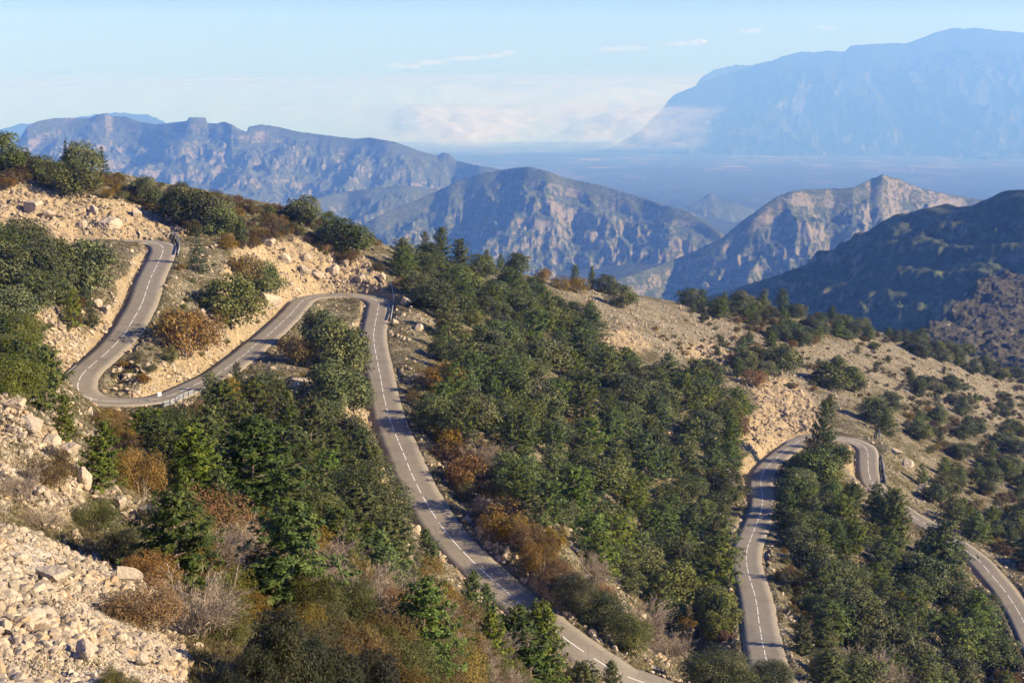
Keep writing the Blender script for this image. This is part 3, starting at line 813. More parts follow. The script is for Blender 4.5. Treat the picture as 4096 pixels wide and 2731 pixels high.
# ------------------------------------------------------------------ plants
def leaf_mat(name, stops, hue_var=0.06, val_var=0.35, transl=0.14):
    m, nt, out = mat(name)
    oi = nt.nodes.new("ShaderNodeObjectInfo")
    tc = nt.nodes.new("ShaderNodeTexCoord")
    n = noise(nt, tc.outputs["Object"], 0.9, 3, 0.6)
    tint_ = attr(nt, "leaf")
    f = maths(nt, 'ADD', maths(nt, 'MULTIPLY', n, 0.55), maths(nt, 'MULTIPLY', tint_, 0.5))
    col = ramp(nt, f, stops)
    hsv = nt.nodes.new("ShaderNodeHueSaturation")
    nt.links.new(col, hsv.inputs["Color"])
    r = oi.outputs["Random"]
    nt.links.new(maths(nt, 'ADD', maths(nt, 'MULTIPLY', r, hue_var), 0.5 - hue_var / 2), hsv.inputs["Hue"])
    r2 = maths(nt, 'FRACT', maths(nt, 'MULTIPLY', r, 7.31))
    nt.links.new(maths(nt, 'ADD', maths(nt, 'MULTIPLY', r2, val_var * 2), 1 - val_var), hsv.inputs["Value"])
    r3 = maths(nt, 'FRACT', maths(nt, 'MULTIPLY', r, 3.77))
    nt.links.new(maths(nt, 'ADD', maths(nt, 'MULTIPLY', r3, 0.3), 0.85), hsv.inputs["Saturation"])
    b = nt.nodes.new("ShaderNodeBsdfPrincipled"); nt.links.new(hsv.outputs[0], b.inputs["Base Color"])
    b.inputs["Roughness"].default_value = 0.6; b.inputs["Specular IOR Level"].default_value = 0.25
    t = nt.nodes.new("ShaderNodeBsdfTranslucent"); nt.links.new(hsv.outputs[0], t.inputs[0])
    ms = nt.nodes.new("ShaderNodeMixShader"); ms.inputs[0].default_value = transl
    nt.links.new(b.outputs[0], ms.inputs[1]); nt.links.new(t.outputs[0], ms.inputs[2]); nt.links.new(ms.outputs[0], out.inputs[0])
    return m
ml_pine = leaf_mat("pine_needles", [(0.25, (0.032, 0.050, 0.008)), (0.5, (0.078, 0.106, 0.017)), (0.75, (0.150, 0.174, 0.034))], 0.05)
ml_oak = leaf_mat("oak_leaves", [(0.25, (0.034, 0.043, 0.011)), (0.5, (0.080, 0.093, 0.024)), (0.75, (0.158, 0.164, 0.052))], 0.04)
ml_rust = leaf_mat("rust_leaves", [(0.22, (0.065, 0.043, 0.011)), (0.42, (0.155, 0.090, 0.019)), (0.6, (0.195, 0.122, 0.027)), (0.8, (0.150, 0.130, 0.036))], 0.045, 0.3)
ml_brown = leaf_mat("brown_leaves", [(0.22, (0.040, 0.030, 0.010)), (0.45, (0.095, 0.062, 0.018)), (0.65, (0.125, 0.088, 0.025)), (0.85, (0.12, 0.105, 0.032))], 0.05, 0.3)
ml_olive = leaf_mat("olive_leaves", [(0.25, (0.036, 0.040, 0.009)), (0.5, (0.092, 0.092, 0.020)), (0.75, (0.155, 0.145, 0.038))], 0.05)
ml_yellow = leaf_mat("yellow_leaves", [(0.25, (0.12, 0.085, 0.012)), (0.5, (0.24, 0.165, 0.02)), (0.75, (0.34, 0.25, 0.04))], 0.03, 0.15)
ml_fir = leaf_mat("fir_needles", [(0.25, (0.026, 0.040, 0.020)), (0.5, (0.055, 0.082, 0.035)), (0.75, (0.10, 0.13, 0.05))], 0.03)
ml_jun = leaf_mat("shaded_juniper_needles", [(0.25, (0.010, 0.013, 0.006)), (0.5, (0.022, 0.026, 0.010)), (0.75, (0.045, 0.045, 0.017))], 0.03)  # needle colour darkened to near black, imitating the shade over the junipers
def bark_mat(name, c0, c1):
    m, nt, out = mat(name)
    tc = nt.nodes.new("ShaderNodeTexCoord")
    mp = N(nt, "ShaderNodeMapping"); mp.inputs["Scale"].default_value = (6, 6, 1.2); nt.links.new(tc.outputs["Object"], mp.inputs[0])
    n = noise(nt, mp.outputs[0], 2.0, 5, 0.7)
    bsdf(nt, out, ramp(nt, n, [(0.3, c0), (0.7, c1)]), 0.9, 0.1, n, 0.03, 0.8)
    return m
mb_pine = bark_mat("pine_bark", (0.10, 0.075, 0.06), (0.26, 0.21, 0.17))
mb_oak = bark_mat("oak_bark", (0.05, 0.042, 0.034), (0.15, 0.13, 0.105))
mb_twig = bark_mat("bare_twigs", (0.20, 0.155, 0.11), (0.38, 0.31, 0.235))

def unit(v):
    return v / (np.linalg.norm(v, axis=-1, keepdims=True) + 1e-9)
def leaf_cards(c, nrm, L, W, r, jit=0.7, fwd=None):
    """small leaf faces at c, facing roughly along nrm; fwd: long axis"""
    n = len(c)
    nr = unit(nrm + jit * r.normal(size=(n, 3)))
    f = r.normal(size=(n, 3)) if fwd is None else fwd + 0.35 * r.normal(size=(n, 3))
    t = unit(f - nr * (f * nr).sum(1, keepdims=True)); b = np.cross(nr, t)
    L = np.broadcast_to(L, (n,))[:, None] * (0.65 + 0.7 * r.random((n, 1))); W = np.broadcast_to(W, (n,))[:, None] * (0.65 + 0.7 * r.random((n, 1)))
    v = np.stack([c - t * L * .5, c + b * W * .5 + t * L * .08, c + t * L * .5, c - b * W * .5 + t * L * .08], 1)
    q = np.arange(n * 4).reshape(n, 4)
    return v.reshape(-1, 3), q

def crown_mesh(name, parts, mats_):
    v = np.concatenate([p[0] for p in parts]); off = 0; qs = []; at = []
    for p in parts:
        qs.append(p[1] + off); off += len(p[0]); at.append(np.repeat(p[2], 4))
    return new_mesh(name, v, np.concatenate(qs), None, mats_, attrs={"leaf": np.concatenate(at)})

def pine_model(seed, H=8.0, Rr=2.3, base=0.10, dens=1.0, leaf=0.34, taper=0.75, tiers=None, droop=0.0, mats_=None, gap=0.0):
    r = np.random.default_rng(seed)
    tr = MB()
    bend = r.normal(size=2) * 0.25
    zt = np.linspace(-0.4, H * 0.97, 9)
    tp = np.stack([bend[0] * (zt / H) ** 2, bend[1] * (zt / H) ** 2, zt], 1)
    tr.tube(tp, np.linspace(0.13, 0.025, 9) * H / 7, 6)
    C = []; Nn = []; Fw = []; T = []
    nw = tiers or int(H * 1.9)
    for i in range(nw):
        t = (i + 0.5 * r.random()) / nw
        z = H * (base + (1 - base) * t) - 0.15
        prof = (1 - t) ** taper * (0.55 + 0.45 * min(1, t / 0.16 + 0.35))
        Lb = Rr * prof * (0.75 + 0.5 * r.random()) + 0.22
        nb = r.integers(5, 8)
        a0 = r.random() * 6.28
        for k in range(nb):
            if r.random() < gap: continue
            a = a0 + k * 6.283 / nb + r.normal() * 0.22
            L = Lb * (0.72 + 0.5 * r.random())
            up = (0.10 + 0.55 * t - droop) * L + r.normal() * 0.08 * L
            d = np.array([math.cos(a), math.sin(a), 0])
            o = np.array([bend[0] * (z / H) ** 2, bend[1] * (z / H) ** 2, z])
            s = np.linspace(0, 1, 4)
            bp = o + d * (L * s)[:, None] + np.stack([0 * s, 0 * s, up * s ** 1.6 - droop * 0.2 * L * np.sin(s * 3.1)], 1)
            tr.tube(bp, np.linspace(0.035, 0.012, 4) * H / 7, 3)
            m = max(2, int(L * 2.6 * dens))
            ss = 0.25 + 0.75 * (np.arange(m) + r.random(m)) / m
            cc = o + d * (L * ss)[:, None]; cc[:, 2] = o[2] + up * ss ** 1.6 - droop * .2 * L * np.sin(ss * 3.1)
            side = np.array([-d[1], d[0], 0])
            cc = cc + side * (r.normal(size=(m, 1)) * 0.16 * L * ss[:, None])
            # each puff: a bottle-brush of needle sprays
            k_ = int(9 * max(dens, .6))
            P_ = np.repeat(cc, k_, 0)
            dirs = unit(r.normal(size=(m * k_, 3)) + np.array([0, 0, 0.55]) + 0.6 * d)
            C.append(P_ + dirs * leaf * 0.55); Fw.append(dirs); Nn.append(unit(np.array([0, 0, 1.0]) + 0.9 * d + 0.5 * dirs)); T.append(np.repeat(r.random(m), k_) * 0.75 + r.random(m * k_) * 0.2)
    # tip
    k_ = 26
    dirs = unit(r.normal(size=(k_, 3)) * 0.6 + [0, 0, 1]); top = tp[-1] + np.stack([r.normal(size=k_) * .08, r.normal(size=k_) * .08, -r.random(k_) * 0.9 + 0.35], 1)
    C.append(top); Fw.append(dirs); Nn.append(unit(dirs * [1, 1, .2] + 1e-3)); T.append(r.random(k_))
    C = np.concatenate(C); Nn = np.concatenate(Nn); Fw = np.concatenate(Fw); T = np.concatenate(T)
    v, q = leaf_cards(C, Nn, leaf * 1.25, leaf * 0.34, r, 0.45, Fw)
    mm = mats_ or (ml_pine, mb_pine)
    return tr.mesh("trunk", [mm[1]]), crown_mesh("crown", [(v, q, T)], [mm[0]])

def blob_model(seed, Hc, Rx, lobes, nleaf, leaf, mats_, trunk_h=0.25, up=0.35, spiky=0.0, flat=1.0, stems=1, shell=0.45):
    """a rounded crown built of many leafy lobes; Hc: height of the crown, Rx: its radius"""
    r = np.random.default_rng(seed)
    cz = Hc * 0.5
    tr = MB()
    L = []
    for i in range(lobes):
        d = unit(r.normal(size=3)); d[2] = d[2] * 1.15 - 0.12; d = d / max(1.0, np.linalg.norm(d))
        if d[2] < -0.25: d[:2] *= 1.12
        rad = r.random() ** 0.33
        p = d * np.array([Rx, Rx, Hc * .5]) * (shell + (0.80 - shell) * rad) + [0, 0, cz]
        s = (0.24 + 0.20 * r.random()) * min(Rx, Hc * .6)
        L.append((p, s * (0.8 + 0.5 * r.random()), s * (0.85 + spiky * (0.5 + r.random()))))
    L.append((np.array([0, 0, cz]), Rx * .55, Hc * .36))
    area = np.array([a * b for _, a, b in L]); cnt = np.maximum((nleaf * area / area.sum()).astype(int), 12)
    C = []; Nn = []; T = []
    for (p, a, b), n in zip(L, cnt):
        d = unit(r.normal(size=(n, 3))); d[:, 2] = np.where(d[:, 2] < -0.55, -d[:, 2], d[:, 2])
        bump_ = 0.78 + 0.3 * r.random((n, 1)) + 0.12 * np.sin(d[:, :1] * 9 + d[:, 2:] * 7 + seed)
        c = p + d * np.array([a, a, b]) * bump_
        C.append(c); Nn.append(unit(d + [0, 0, up]))
        T.append(np.full(n, r.random()) * 0.72 + r.random(n) * 0.24)
    C = np.concatenate(C); Nn = np.concatenate(Nn); T = np.concatenate(T)
    keep = C[:, 2] > -0.05 * Hc
    C, Nn, T = C[keep], Nn[keep], T[keep]
    C[:, 2] *= flat
    fw = None
    if spiky: fw = unit(Nn * [.4, .4, .2] + [0, 0, 1.2])
    v, q = leaf_cards(C + [0, 0, trunk_h], Nn, leaf * (1.5 if spiky else 1.1), leaf * (0.5 if spiky else 0.8), r, 0.5, fw)
    # stems
    for k in range(stems):
        a = k * 6.283 / max(stems, 1) + r.random(); rr = 0 if stems == 1 else Rx * .16
        z = np.linspace(-0.3, trunk_h + Hc * .5, 5)
        pts = np.stack([math.cos(a) * (rr + rr * 1.2 * z / (Hc + .1)), math.sin(a) * (rr + rr * 1.2 * z / (Hc + .1)), z], 1)
        tr.tube(pts, np.linspace(0.05, 0.03, 5) * Hc * (0.55 if stems == 1 else 0.35), 5)
        for j in range(4 if stems == 1 else 2):
            p, a_, b_ = L[r.integers(0, lobes)]
            s0 = pts[2 + j % 3]; s = np.linspace(0, 1, 4)[:, None]
            tr.tube(s0 + (p + [0, 0, trunk_h] - s0) * s + np.array([0, 0, 0.12 * Hc]) * s * (1 - s), np.linspace(0.03, 0.012, 4) * Hc * .5, 4)
    return tr.mesh("trunk" if stems == 1 else "stems", [mats_[1]]), crown_mesh("crown" if stems == 1 else "foliage", [(v, q, T)], [mats_[0]])

def bare_model(seed, H=2.4, W=1.8, stems=9, fine=1.0):
    r = np.random.default_rng(seed)
    st = MB(); tw = MB()
    def grow(o, d, L, rad, depth, mb):
        n = 4
        s = np.linspace(0, 1, n)[:, None]
        sag = r.normal(size=3) * 0.14 * L
        pts = o + d * L * s + sag * (s * s) + np.array([0, 0, 0.08 * L]) * s * s
        mb.tube(pts, np.linspace(rad, rad * .55, n), 3)
        if depth == 0: return
        kids = r.integers(3, 6)
        for _ in range(kids):
            f = 0.3 + 0.7 * r.random()
            p = o + d * L * f + sag * f * f
            nd = unit(d + 0.62 * r.normal(size=3) + np.array([0, 0, 0.22]))
            grow(p, nd, L * (0.45 + 0.3 * r.random()), rad * 0.55, depth - 1, tw)
    for k in range(stems):
        a = r.random() * 6.283; lean = 0.25 + 0.75 * r.random() * W / H * 1.1
        d = unit(np.array([math.cos(a) * lean, math.sin(a) * lean, 1.0]))
        o = np.array([math.cos(a) * .12 * W * r.random(), math.sin(a) * .12 * W * r.random(), -0.15])
        grow(o, d, H * (0.5 + 0.22 * r.random()), 0.022 * fine + 0.006, 3, st)
    pts = np.concatenate(tw.v); k = r.integers(0, len(pts), int(3600 * fine)); c = pts[k]
    dd = unit(c - np.array([0, 0, H * .15]) + r.normal(size=c.shape) * .25 * H)
    v, q = leaf_cards(c + dd * .10, np.cross(dd, r.normal(size=c.shape)), .30, .017, r, .3, dd)
    tw.put(v, q)
    return st.mesh("stems", [mb_twig]), tw.mesh("twigs", [mb_twig])

MODELS = {
 # name: list of (trunk mesh, crown mesh), nominal height
 "pine": [pine_model(11, 8, 2.9, 0.06, 1.3, .34, taper=.6), pine_model(12, 8, 2.6, 0.10, 1.3, .34, taper=0.45), pine_model(13, 8, 3.2, 0.05, 1.3, .34, taper=0.65), pine_model(14, 8, 2.5, 0.08, 1.3, .34, taper=0.5), pine_model(15, 8, 3.0, 0.14, 1.3, .34, taper=0.42, gap=0.12)],
 "near_pine": [pine_model(21, 8, 2.7, 0.06, 1.9, 0.27), pine_model(22, 8, 2.3, 0.10, 1.9, 0.27, taper=0.65), pine_model(23, 8, 3.0, 0.12, 1.8, 0.27, taper=0.6, gap=0.12)],
 "fir": [pine_model(31, 8, 1.9, 0.05, 1.5, 0.24, taper=1.0, tiers=17, droop=0.22, mats_=(ml_fir, mb_pine)), pine_model(32, 8, 2.2, 0.04, 1.5, 0.24, taper=1.0, tiers=14, droop=0.26, mats_=(ml_fir, mb_pine))],
 "oak": [blob_model(41 + i, 5.2, 2.9 + .25 * (i % 3), 40, 6400, 0.24, (ml_oak, mb_oak), 0.15) for i in range(5)],
 "near_oak": [blob_model(51 + i, 5.2, 3.0, 56, 26000, 0.115, (ml_oak, mb_oak), 0.15) for i in range(3)],
 "rust": [blob_model(61 + i, 2.0, 1.45, 24, 2600, 0.13, (ml_rust, mb_twig), 0.05, spiky=0.8, stems=5) for i in range(5)],
 "near_rust": [blob_model(71 + i, 2.0, 1.5, 34, 9000, 0.072, (ml_rust, mb_twig), 0.05, spiky=0.9, stems=6) for i in range(3)],
 "olive": [blob_model(81 + i, 2.0, 1.4, 22, 2400, 0.13, (ml_olive, mb_twig), 0.05, spiky=0.5, stems=5) for i in range(4)],
 "near_olive": [blob_model(91 + i, 2.0, 1.45, 36, 12000, 0.062, (ml_olive, mb_twig), 0.05, spiky=0.7, stems=6) for i in range(3)],
 "brown": [blob_model(131 + i, 2.0, 1.5, 26, 2800, 0.13, (ml_brown, mb_twig), 0.05, spiky=0.6, stems=5) for i in range(4)],
 "near_brown": [blob_model(141 + i, 2.0, 1.5, 36, 10000, 0.07, (ml_brown, mb_twig), 0.05, spiky=0.7, stems=6) for i in range(2)],
 "bare": [bare_model(101 + i, 2.4, 2.3, 13) for i in range(3)],
 "yellow": [blob_model(111, 5.2, 2.3, 30, 4500, 0.2, (ml_yellow, mb_oak), 0.5)],
 "juniper": [blob_model(121 + i, 3.0, 1.0, 34, 14000, 0.07, (ml_jun, mb_twig), 0.05, spiky=1.0, stems=4, shell=0.3) for i in range(3)],
}
NOMINAL = {"pine": 8.0, "near_pine": 8.0, "fir": 8.0, "oak": 5.4, "near_oak": 5.4, "rust": 2.2, "near_rust": 2.2, "olive": 2.2, "near_olive": 2.2, "bare": 2.5, "brown": 2.2, "near_brown": 2.2, "yellow": 5.7, "juniper": 3.3}
NAMES = {"pine": ("pine_tree", "pine"), "near_pine": ("pine_tree", "pine"), "fir": ("fir_tree", "fir"), "oak": ("evergreen_oak", "oak tree"), "near_oak": ("evergreen_oak", "oak tree"),
         "rust": ("rusty_shrub", "shrub"), "near_rust": ("rusty_shrub", "shrub"), "olive": ("green_shrub", "shrub"), "near_olive": ("green_shrub", "shrub"), "bare": ("bare_bush", "bush"),
         "brown": ("brown_shrub", "shrub"), "near_brown": ("brown_shrub", "shrub"),
         "yellow": ("yellow_tree", "tree"), "juniper": ("juniper_bush", "juniper")}
PLANTS = []   # dicts kept for labelling
def plant(kd, x, y, h, wide=1.0, rz=None, label=None, area=None, sink=0.1):
    r = random
    if y < 185 and 'near_' + kd in MODELS: kd = 'near_' + kd
    mods = MODELS[kd]; tm, cm = mods[r.randrange(len(mods))]
    s = h / NOMINAL[kd]
    e = bpy.data.objects.new(NAMES[kd][0], None); COL.objects.link(e)
    e.empty_display_size = 0.3
    e.location = (x, y, float(ground(x, y)) - sink * s)
    ln = .11 if 'pine' in kd else .05
    e.rotation_euler = (r.uniform(-ln, ln), r.uniform(-ln, ln), r.uniform(0, 6.28) if rz is None else rz)
    e.scale = (s * wide, s * wide, s)
    for me in (tm, cm):
        o = bpy.data.objects.new(me.name.split(".")[0], me); COL.objects.link(o); o.parent = e
    e["category"] = NAMES[kd][1]
    if label: e["label"] = label
    u, v = project(x, y, e.location.z)
    PLANTS.append(dict(e=e, kd=kd.replace("near_", ""), x=x, y=y, h=h, wide=wide, u=float(u), v=float(v), area=area, label=label))
    return e
# ------------------------------------------------------------------ where the plants stand
PXM = lambda px, d: px * d / F
# (kind, u, v of the foot, height in image units, width factor, label)
HAND = [
 ("oak",15,392,84,1.0,"dark oak at the very left end of the skyline"),
 ("oak",62,402,50,.9,"small oak on the skyline right of the leftmost dark oak"),
 ("oak",105,420,62,1.1,"squat dark oak on the ridge left of the slim fir"),
 ("fir",150,398,76,.85,"slim dark fir on the ridge beside the tall dark oak"),
 ("oak",190,408,82,.95,"tall dark oak on the ridge between the two firs"),
 ("oak",172,450,78,1.25,"broad grey-green oak above the yellow rock cut"),
 ("fir",240,404,68,1.0,"tiered pale-green fir standing alone on the ridge skyline"),
 ("oak",335,474,66,.9,"upright dark oak among rusty shrubs above the top bend"),
 ("oak",408,510,72,1.0,"oak above the rusty slope behind the top bend"),
 ("oak",440,520,88,.95,"tall oak in the clump right of the top bend"),
 ("oak",474,530,84,.95,"oak in the middle of the clump right of the top bend"),
 ("oak",505,545,82,.95,"rightmost oak of the clump beyond the top bend"),
 ("pine",553,562,64,.85,"young pine with bare lower branches above the middle rock cut"),
 ("fir",456,624,92,1.1,"light green fir just below the top bend guardrail"),
 ("olive",446,540,38,.9,"bright green bush behind the top bend guardrail"),
 ("oak",692,522,72,1.15,"big round oak standing out on the skyline above the middle bend"),
 ("oak",785,582,76,1.45,"wide grey oak above the rocky cut of the middle bend"),
 ("oak",620,500,26,1.0,"small round oak bush on the skyline left of the big round oak"),
 ("oak",205,672,122,1.05,"large dark oak left of the upper road run"),
 ("oak",128,640,95,.9,"pale oak in the thicket left of the upper road run"),
 ("oak",45,735,135,1.0,"large oak at the left picture edge below the yellow rock cut"),
 ("oak",15,655,100,1.0,"oak at the left edge higher than its neighbours"),
 ("oak",85,650,100,1.0,"olive-green oak between the two largest oaks on the left"),
 ("oak",135,668,75,1.0,"low oak in the notch left of the upper road"),
 ("bare",108,575,48,1.0,"bare grey bush at the foot of the yellow rock cut"),
 ("bare",72,590,40,1.0,"smaller bare bush left of the one under the rock cut"),
 ("pine",165,755,92,.75,"thin young pine on the bank left of the upper road"),
 ("pine",215,752,62,.8,"small sapling pine beside the upper road ditch"),
 ("rust",22,738,38,1.2,"rusty shrub under the large oak at the left edge"),
 ("oak",530,752,122,1.1,"large dark oak between the upper road and the middle road"),
 ("oak",612,690,88,.85,"oak perched under the pale rock face of the middle bend"),
 ("rust",425,808,92,1.25,"large orange shrub between upper and middle road runs"),
 ("rust",470,800,80,1.0,"orange shrub leaning against the large orange one"),
 ("rust",400,770,55,1.0,"brown shrub at the upper road edge left of the orange one"),
 ("rust",505,755,55,.7,"narrow rusty shrub beside the large dark oak"),
 ("olive",392,836,46,.7,"small dark bush on the rocky verge below the orange shrubs"),
 ("rust",575,648,60,1.0,"tall rusty shrub left of the pale rock face"),
 ("rust",548,640,50,.9,"rusty shrub at the left end of the middle rock cut"),
 ("oak",738,800,92,.9,"upper oak of the clump inside the middle bend"),
 ("oak",772,862,130,.95,"tall oak in the middle of the clump inside the middle bend"),
 ("oak",800,868,110,.8,"oak leaning over the descending road inside the middle bend"),
 ("oak",760,945,118,1.15,"lowest broad oak of the clump inside the middle bend"),
 ("oak",812,948,95,.75,"oak touching the left edge of the descending road"),
 ("rust",668,818,46,1.2,"brown shrub on the road edge left of the bend clump"),
 ("rust",700,838,52,1.2,"rusty shrub hugging the oaks inside the middle bend"),
 ("rust",714,885,40,1.0,"small orange shrub under the oaks inside the middle bend"),
 ("oak",812,1046,92,1.05,"lone round oak left of the descending road"),
 ("oak",845,1240,178,1.0,"very large oak bulging over the left side of the descending road"),
 ("pine",545,905,74,.8,"dark rounded pine beside the middle road above the yellow tree"),
 ("yellow",530,950,88,.75,"yellow-leaved tree beside the grey guardrail"),
 ("pine",485,955,105,.85,"pine at the end of the grey guardrail left of the yellow tree"),
 ("oak",405,1085,150,.95,"broad oak directly below the grey guardrail"),
 ("pine",625,985,110,.9,"pine left of the tall pines below the middle road"),
 ("near_pine",655,1010,118,.95,"pine in the row below the middle road beside the slanting slab"),
 ("near_pine",712,1095,190,.85,"tall narrow pine left of the descending road"),
 ("near_pine",105,948,158,1.0,"bushy pine hiding the left end of the lower left bend"),
 ("near_pine",45,905,132,1.0,"pine at the left edge above the lower left bend"),
 ("near_oak",38,922,112,1.1,"pale green tree at the left edge behind the rocky spur"),
 ("near_pine",990,1308,98,.95,"pine overlapping the left edge of the descending road"),
 ("rust",975,1335,58,1.2,"orange shrub in front of the pine by the descending road"),
 ("near_pine",1075,1420,120,.85,"pine beside the road near the bottom left of its curve"),
 ("near_pine",1128,1450,115,.85,"right neighbour pine of the pair by the lower road curve"),
 ("near_pine",1125,1545,150,1.0,"broad pine at the lower road edge left of the tall front pine"),
 ("near_pine",1240,1605,235,.95,"tall front pine crossing the road near the bottom"),
 ("near_pine",1205,1480,70,.7,"slim sapling pine in front of the shaded road"),
 ("near_pine",1165,1470,62,.7,"small pine left of the slim sapling by the shaded road"),
 ("near_pine",1410,1600,90,.8,"pine at the bottom edge right of the tall front pine"),
 ("pine",975,580,58,.6,"tall thin pine on the skyline at the top of the wood"),
 ("pine",1012,610,86,.85,"bright pine below the thin skyline pine"),
 ("pine",1060,640,90,.9,"rounded pine near the top edge of the central wood"),
 ("oak",1187,618,48,1.1,"round oak on the skyline above the central wood"),
 ("pine",1118,620,48,.8,"skyline pine left of the round oak above the wood"),
 ("pine",1150,625,42,.8,"smaller skyline pine beside the round oak above the wood"),
 ("rust",1248,634,28,1.2,"rusty shrub alone on the skyline right of the round oak"),
 ("pine",1318,646,48,.75,"small dark pine on the skyline above rusty bushes"),
 ("pine",1358,652,52,.6,"thin pale pine on the skyline beside its darker neighbour"),
 ("oak",1388,662,42,1.15,"oak on the skyline right of the thin pale pine"),
 ("rust",1290,665,30,1.3,"rusty shrub under the small skyline pine"),
 ("rust",1325,672,34,1.5,"wide rusty shrub below the two skyline pines"),
 ("oak",1425,705,50,1.1,"oak on the bare scree right of the central wood"),
 ("pine",1748,712,62,.65,"tall column pine on the right ridge"),
 ("pine",1800,712,60,.9,"broad pine on the right ridge beside the column pine"),
 ("oak",1700,715,48,1.2,"rounded tree on the right ridge left of the column pine"),
 ("pine",1662,700,42,.9,"pine on the right ridge with light top"),
 ("oak",1585,705,42,1.3,"first oak of the right ridge group"),
 ("pine",1612,712,46,1.1,"pine in the first group of the right ridge"),
 ("oak",1920,892,66,1.35,"large grey-brown oak alone on the bare right slope"),
 ("oak",1962,900,46,.9,"green oak against the right side of the large lone oak"),
 ("oak",1715,850,46,1.2,"dark round oak above the ochre cut"),
 ("oak",1790,862,72,1.1,"grey oak at the top of the ochre cut"),
 ("pine",1770,800,44,1.5,"flat-topped green pine on the bare right slope"),
 ("pine",1880,1068,150,.55,"tall dark pine standing inside the right bend"),
 ("pine",1905,958,56,1.05,"rounded pine above the right bend"),
 ("oak",2010,972,62,1.2,"oak just beyond the right bend guardrail"),
 ("pine",2120,1118,54,.9,"lone small pine on the slope right of the right guardrail"),
 ("rust",1700,1000,34,1.0,"rusty shrub on the edge of the ochre cut"),
 ("rust",1735,885,34,1.6,"wide rusty shrub along the top of the ochre cut"),
 ("near_pine",1842,1505,92,.95,"round pine on the right verge near the bottom road end"),
 ("oak",1650,1600,110,1.3,"dark broad oak at the bottom edge left of the right road"),
 ("oak",1770,1610,100,.9,"dark oak at the bottom edge in front of the right road"),
 ("bare",1365,1340,62,1.1,"bare grey bush on the verge above the shaded road"),
 ("bare",1465,1475,95,1.15,"big bare grey bush right of the shaded road"),
 ("bare",1540,1520,70,1.1,"bare bush right of the biggest one by the shaded road"),
 ("bare",1110,1075,60,.9,"grey leafless bush right of the descending road"),
 ("bare",2000,1585,90,1.2,"bare pinkish bush at the bottom right"),
 ("rust",1020,900,62,1.3,"orange-brown shrub right of the descending road near its middle"),
 ("rust",985,895,46,1.0,"smaller rusty shrub at the verge beside the orange-brown one"),
 ("oak",1000,1000,92,1.1,"oak whose shadow crosses the descending road"),
 ("oak",1080,985,88,1.15,"oak behind the one shading the descending road"),
 ("oak",1130,1000,80,1.1,"third oak of the row behind the shaded part of the road"),
 ("rust",1040,1050,60,1.0,"rusty shrub below the oak that shades the road"),
 ("rust",1080,1120,72,1.1,"orange shrub halfway down the right verge of the road"),
 ("olive",1075,1150,50,.9,"dark green shrub in front of the orange one on the right verge"),
 ("rust",1210,1260,62,1.0,"brown shrub on the right verge below the white stones"),
 ("rust",1240,1310,66,1.1,"orange-brown shrub on the right verge further down"),
 ("rust",1290,1350,60,1.2,"rusty shrub on the right verge above the shaded road"),
 ("near_pine",222,1128,168,1.0,"pine with a bare lower trunk left of the tall rusty shrub"),
 ("near_pine",150,1015,112,.9,"dark pine behind the pale spur at the left"),
 ("near_pine",505,1272,200,1.0,"broad pine behind the big pale boulder"),
 ("near_pine",420,1190,125,.9,"pine just above the big pale boulder"),
 ("near_pine",668,1302,150,1.0,"pine in the middle of the slope below the broad oak"),
 ("near_pine",790,1392,128,1.0,"low pine below the very large oak by the road"),
 ("near_pine",893,1412,138,1.0,"pine left of the orange shrub by the road"),
 ("near_pine",600,1200,140,.9,"pine left of the tall narrow pine"),
 ("near_rust",325,1142,112,.8,"tall rusty shrub standing between two near pines"),
 ("pine",2015,1235,128,.9,"pine hiding the right road just below its bend"),
 ("pine",2052,1262,140,.9,"second pine of the row hiding the right road"),
 ("pine",2130,1330,118,.9,"third pine of the row hiding the right road"),
 ("pine",2165,1335,150,1.1,"tallest broad pine of the row hiding the right road"),
 ("oak",1320,1400,84,1.2,"dark oak whose shadow falls over the shaded road"),
 ("oak",1385,1455,96,1.2,"oak on the verge where the road lies in deep shade"),
 ("oak",1440,1500,90,1.2,"oak beside the biggest bare bush by the shaded road"),
]
for kd, u, v, hp, wd, lab in HAND:
    p = hit(u, v)
    if p is None:
        p = hit(u, v + 12)
        if p is None: continue
    d = p[1]
    dist = math.sqrt(p[0] ** 2 + p[1] ** 2 + p[2] ** 2)
    h = hp * (p[1] * CP - p[2] * SP) / F / CP * 1.0
    plant(kd, p[0], p[1], h, wd, label=lab)

# road points that must stay in view, as image points with their distance
RP = []
for L in LINES:
    t_, n_ = frame(L)
    for o in (-1, -.5, 0, .5, 1):
        q = L + n_ * o * HALF * 0.9
        q = q[::3]
        u, v = project(q[:, 0], q[:, 1], q[:, 2]); RP.append(np.stack([u, v, q[:, 1]], 1))
RP = np.concatenate(RP)
HIDDEN = [[(1990,1105),(2080,1150),(2080,1250),(1980,1250)],[(2135,1190),(2215,1250),(2205,1300),(2120,1240)],[(1800,960),(1915,960),(1915,1030),(1825,1040)],[(1130,1370),(1330,1420),(1400,1568),(1130,1568)],[(1600,1490),(1850,1500),(1900,1700),(1600,1700)],
          [(2330,1400),(2450,1400),(2450,1600),(2330,1600)],[(150,830),(215,830),(215,960),(150,960)],[(440,840),(545,840),(545,960),(440,960)],[(380,1500),(1600,1500),(1600,1700),(380,1700)]]
vis = np.ones(len(RP), bool)
for pl in HIDDEN: vis &= ~inpoly(RP[:, 0], RP[:, 1], pl)
vis &= (RP[:, 0] > 280 * 0 - 20) & (RP[:, 1] < 1600)
RP = RP[vis]
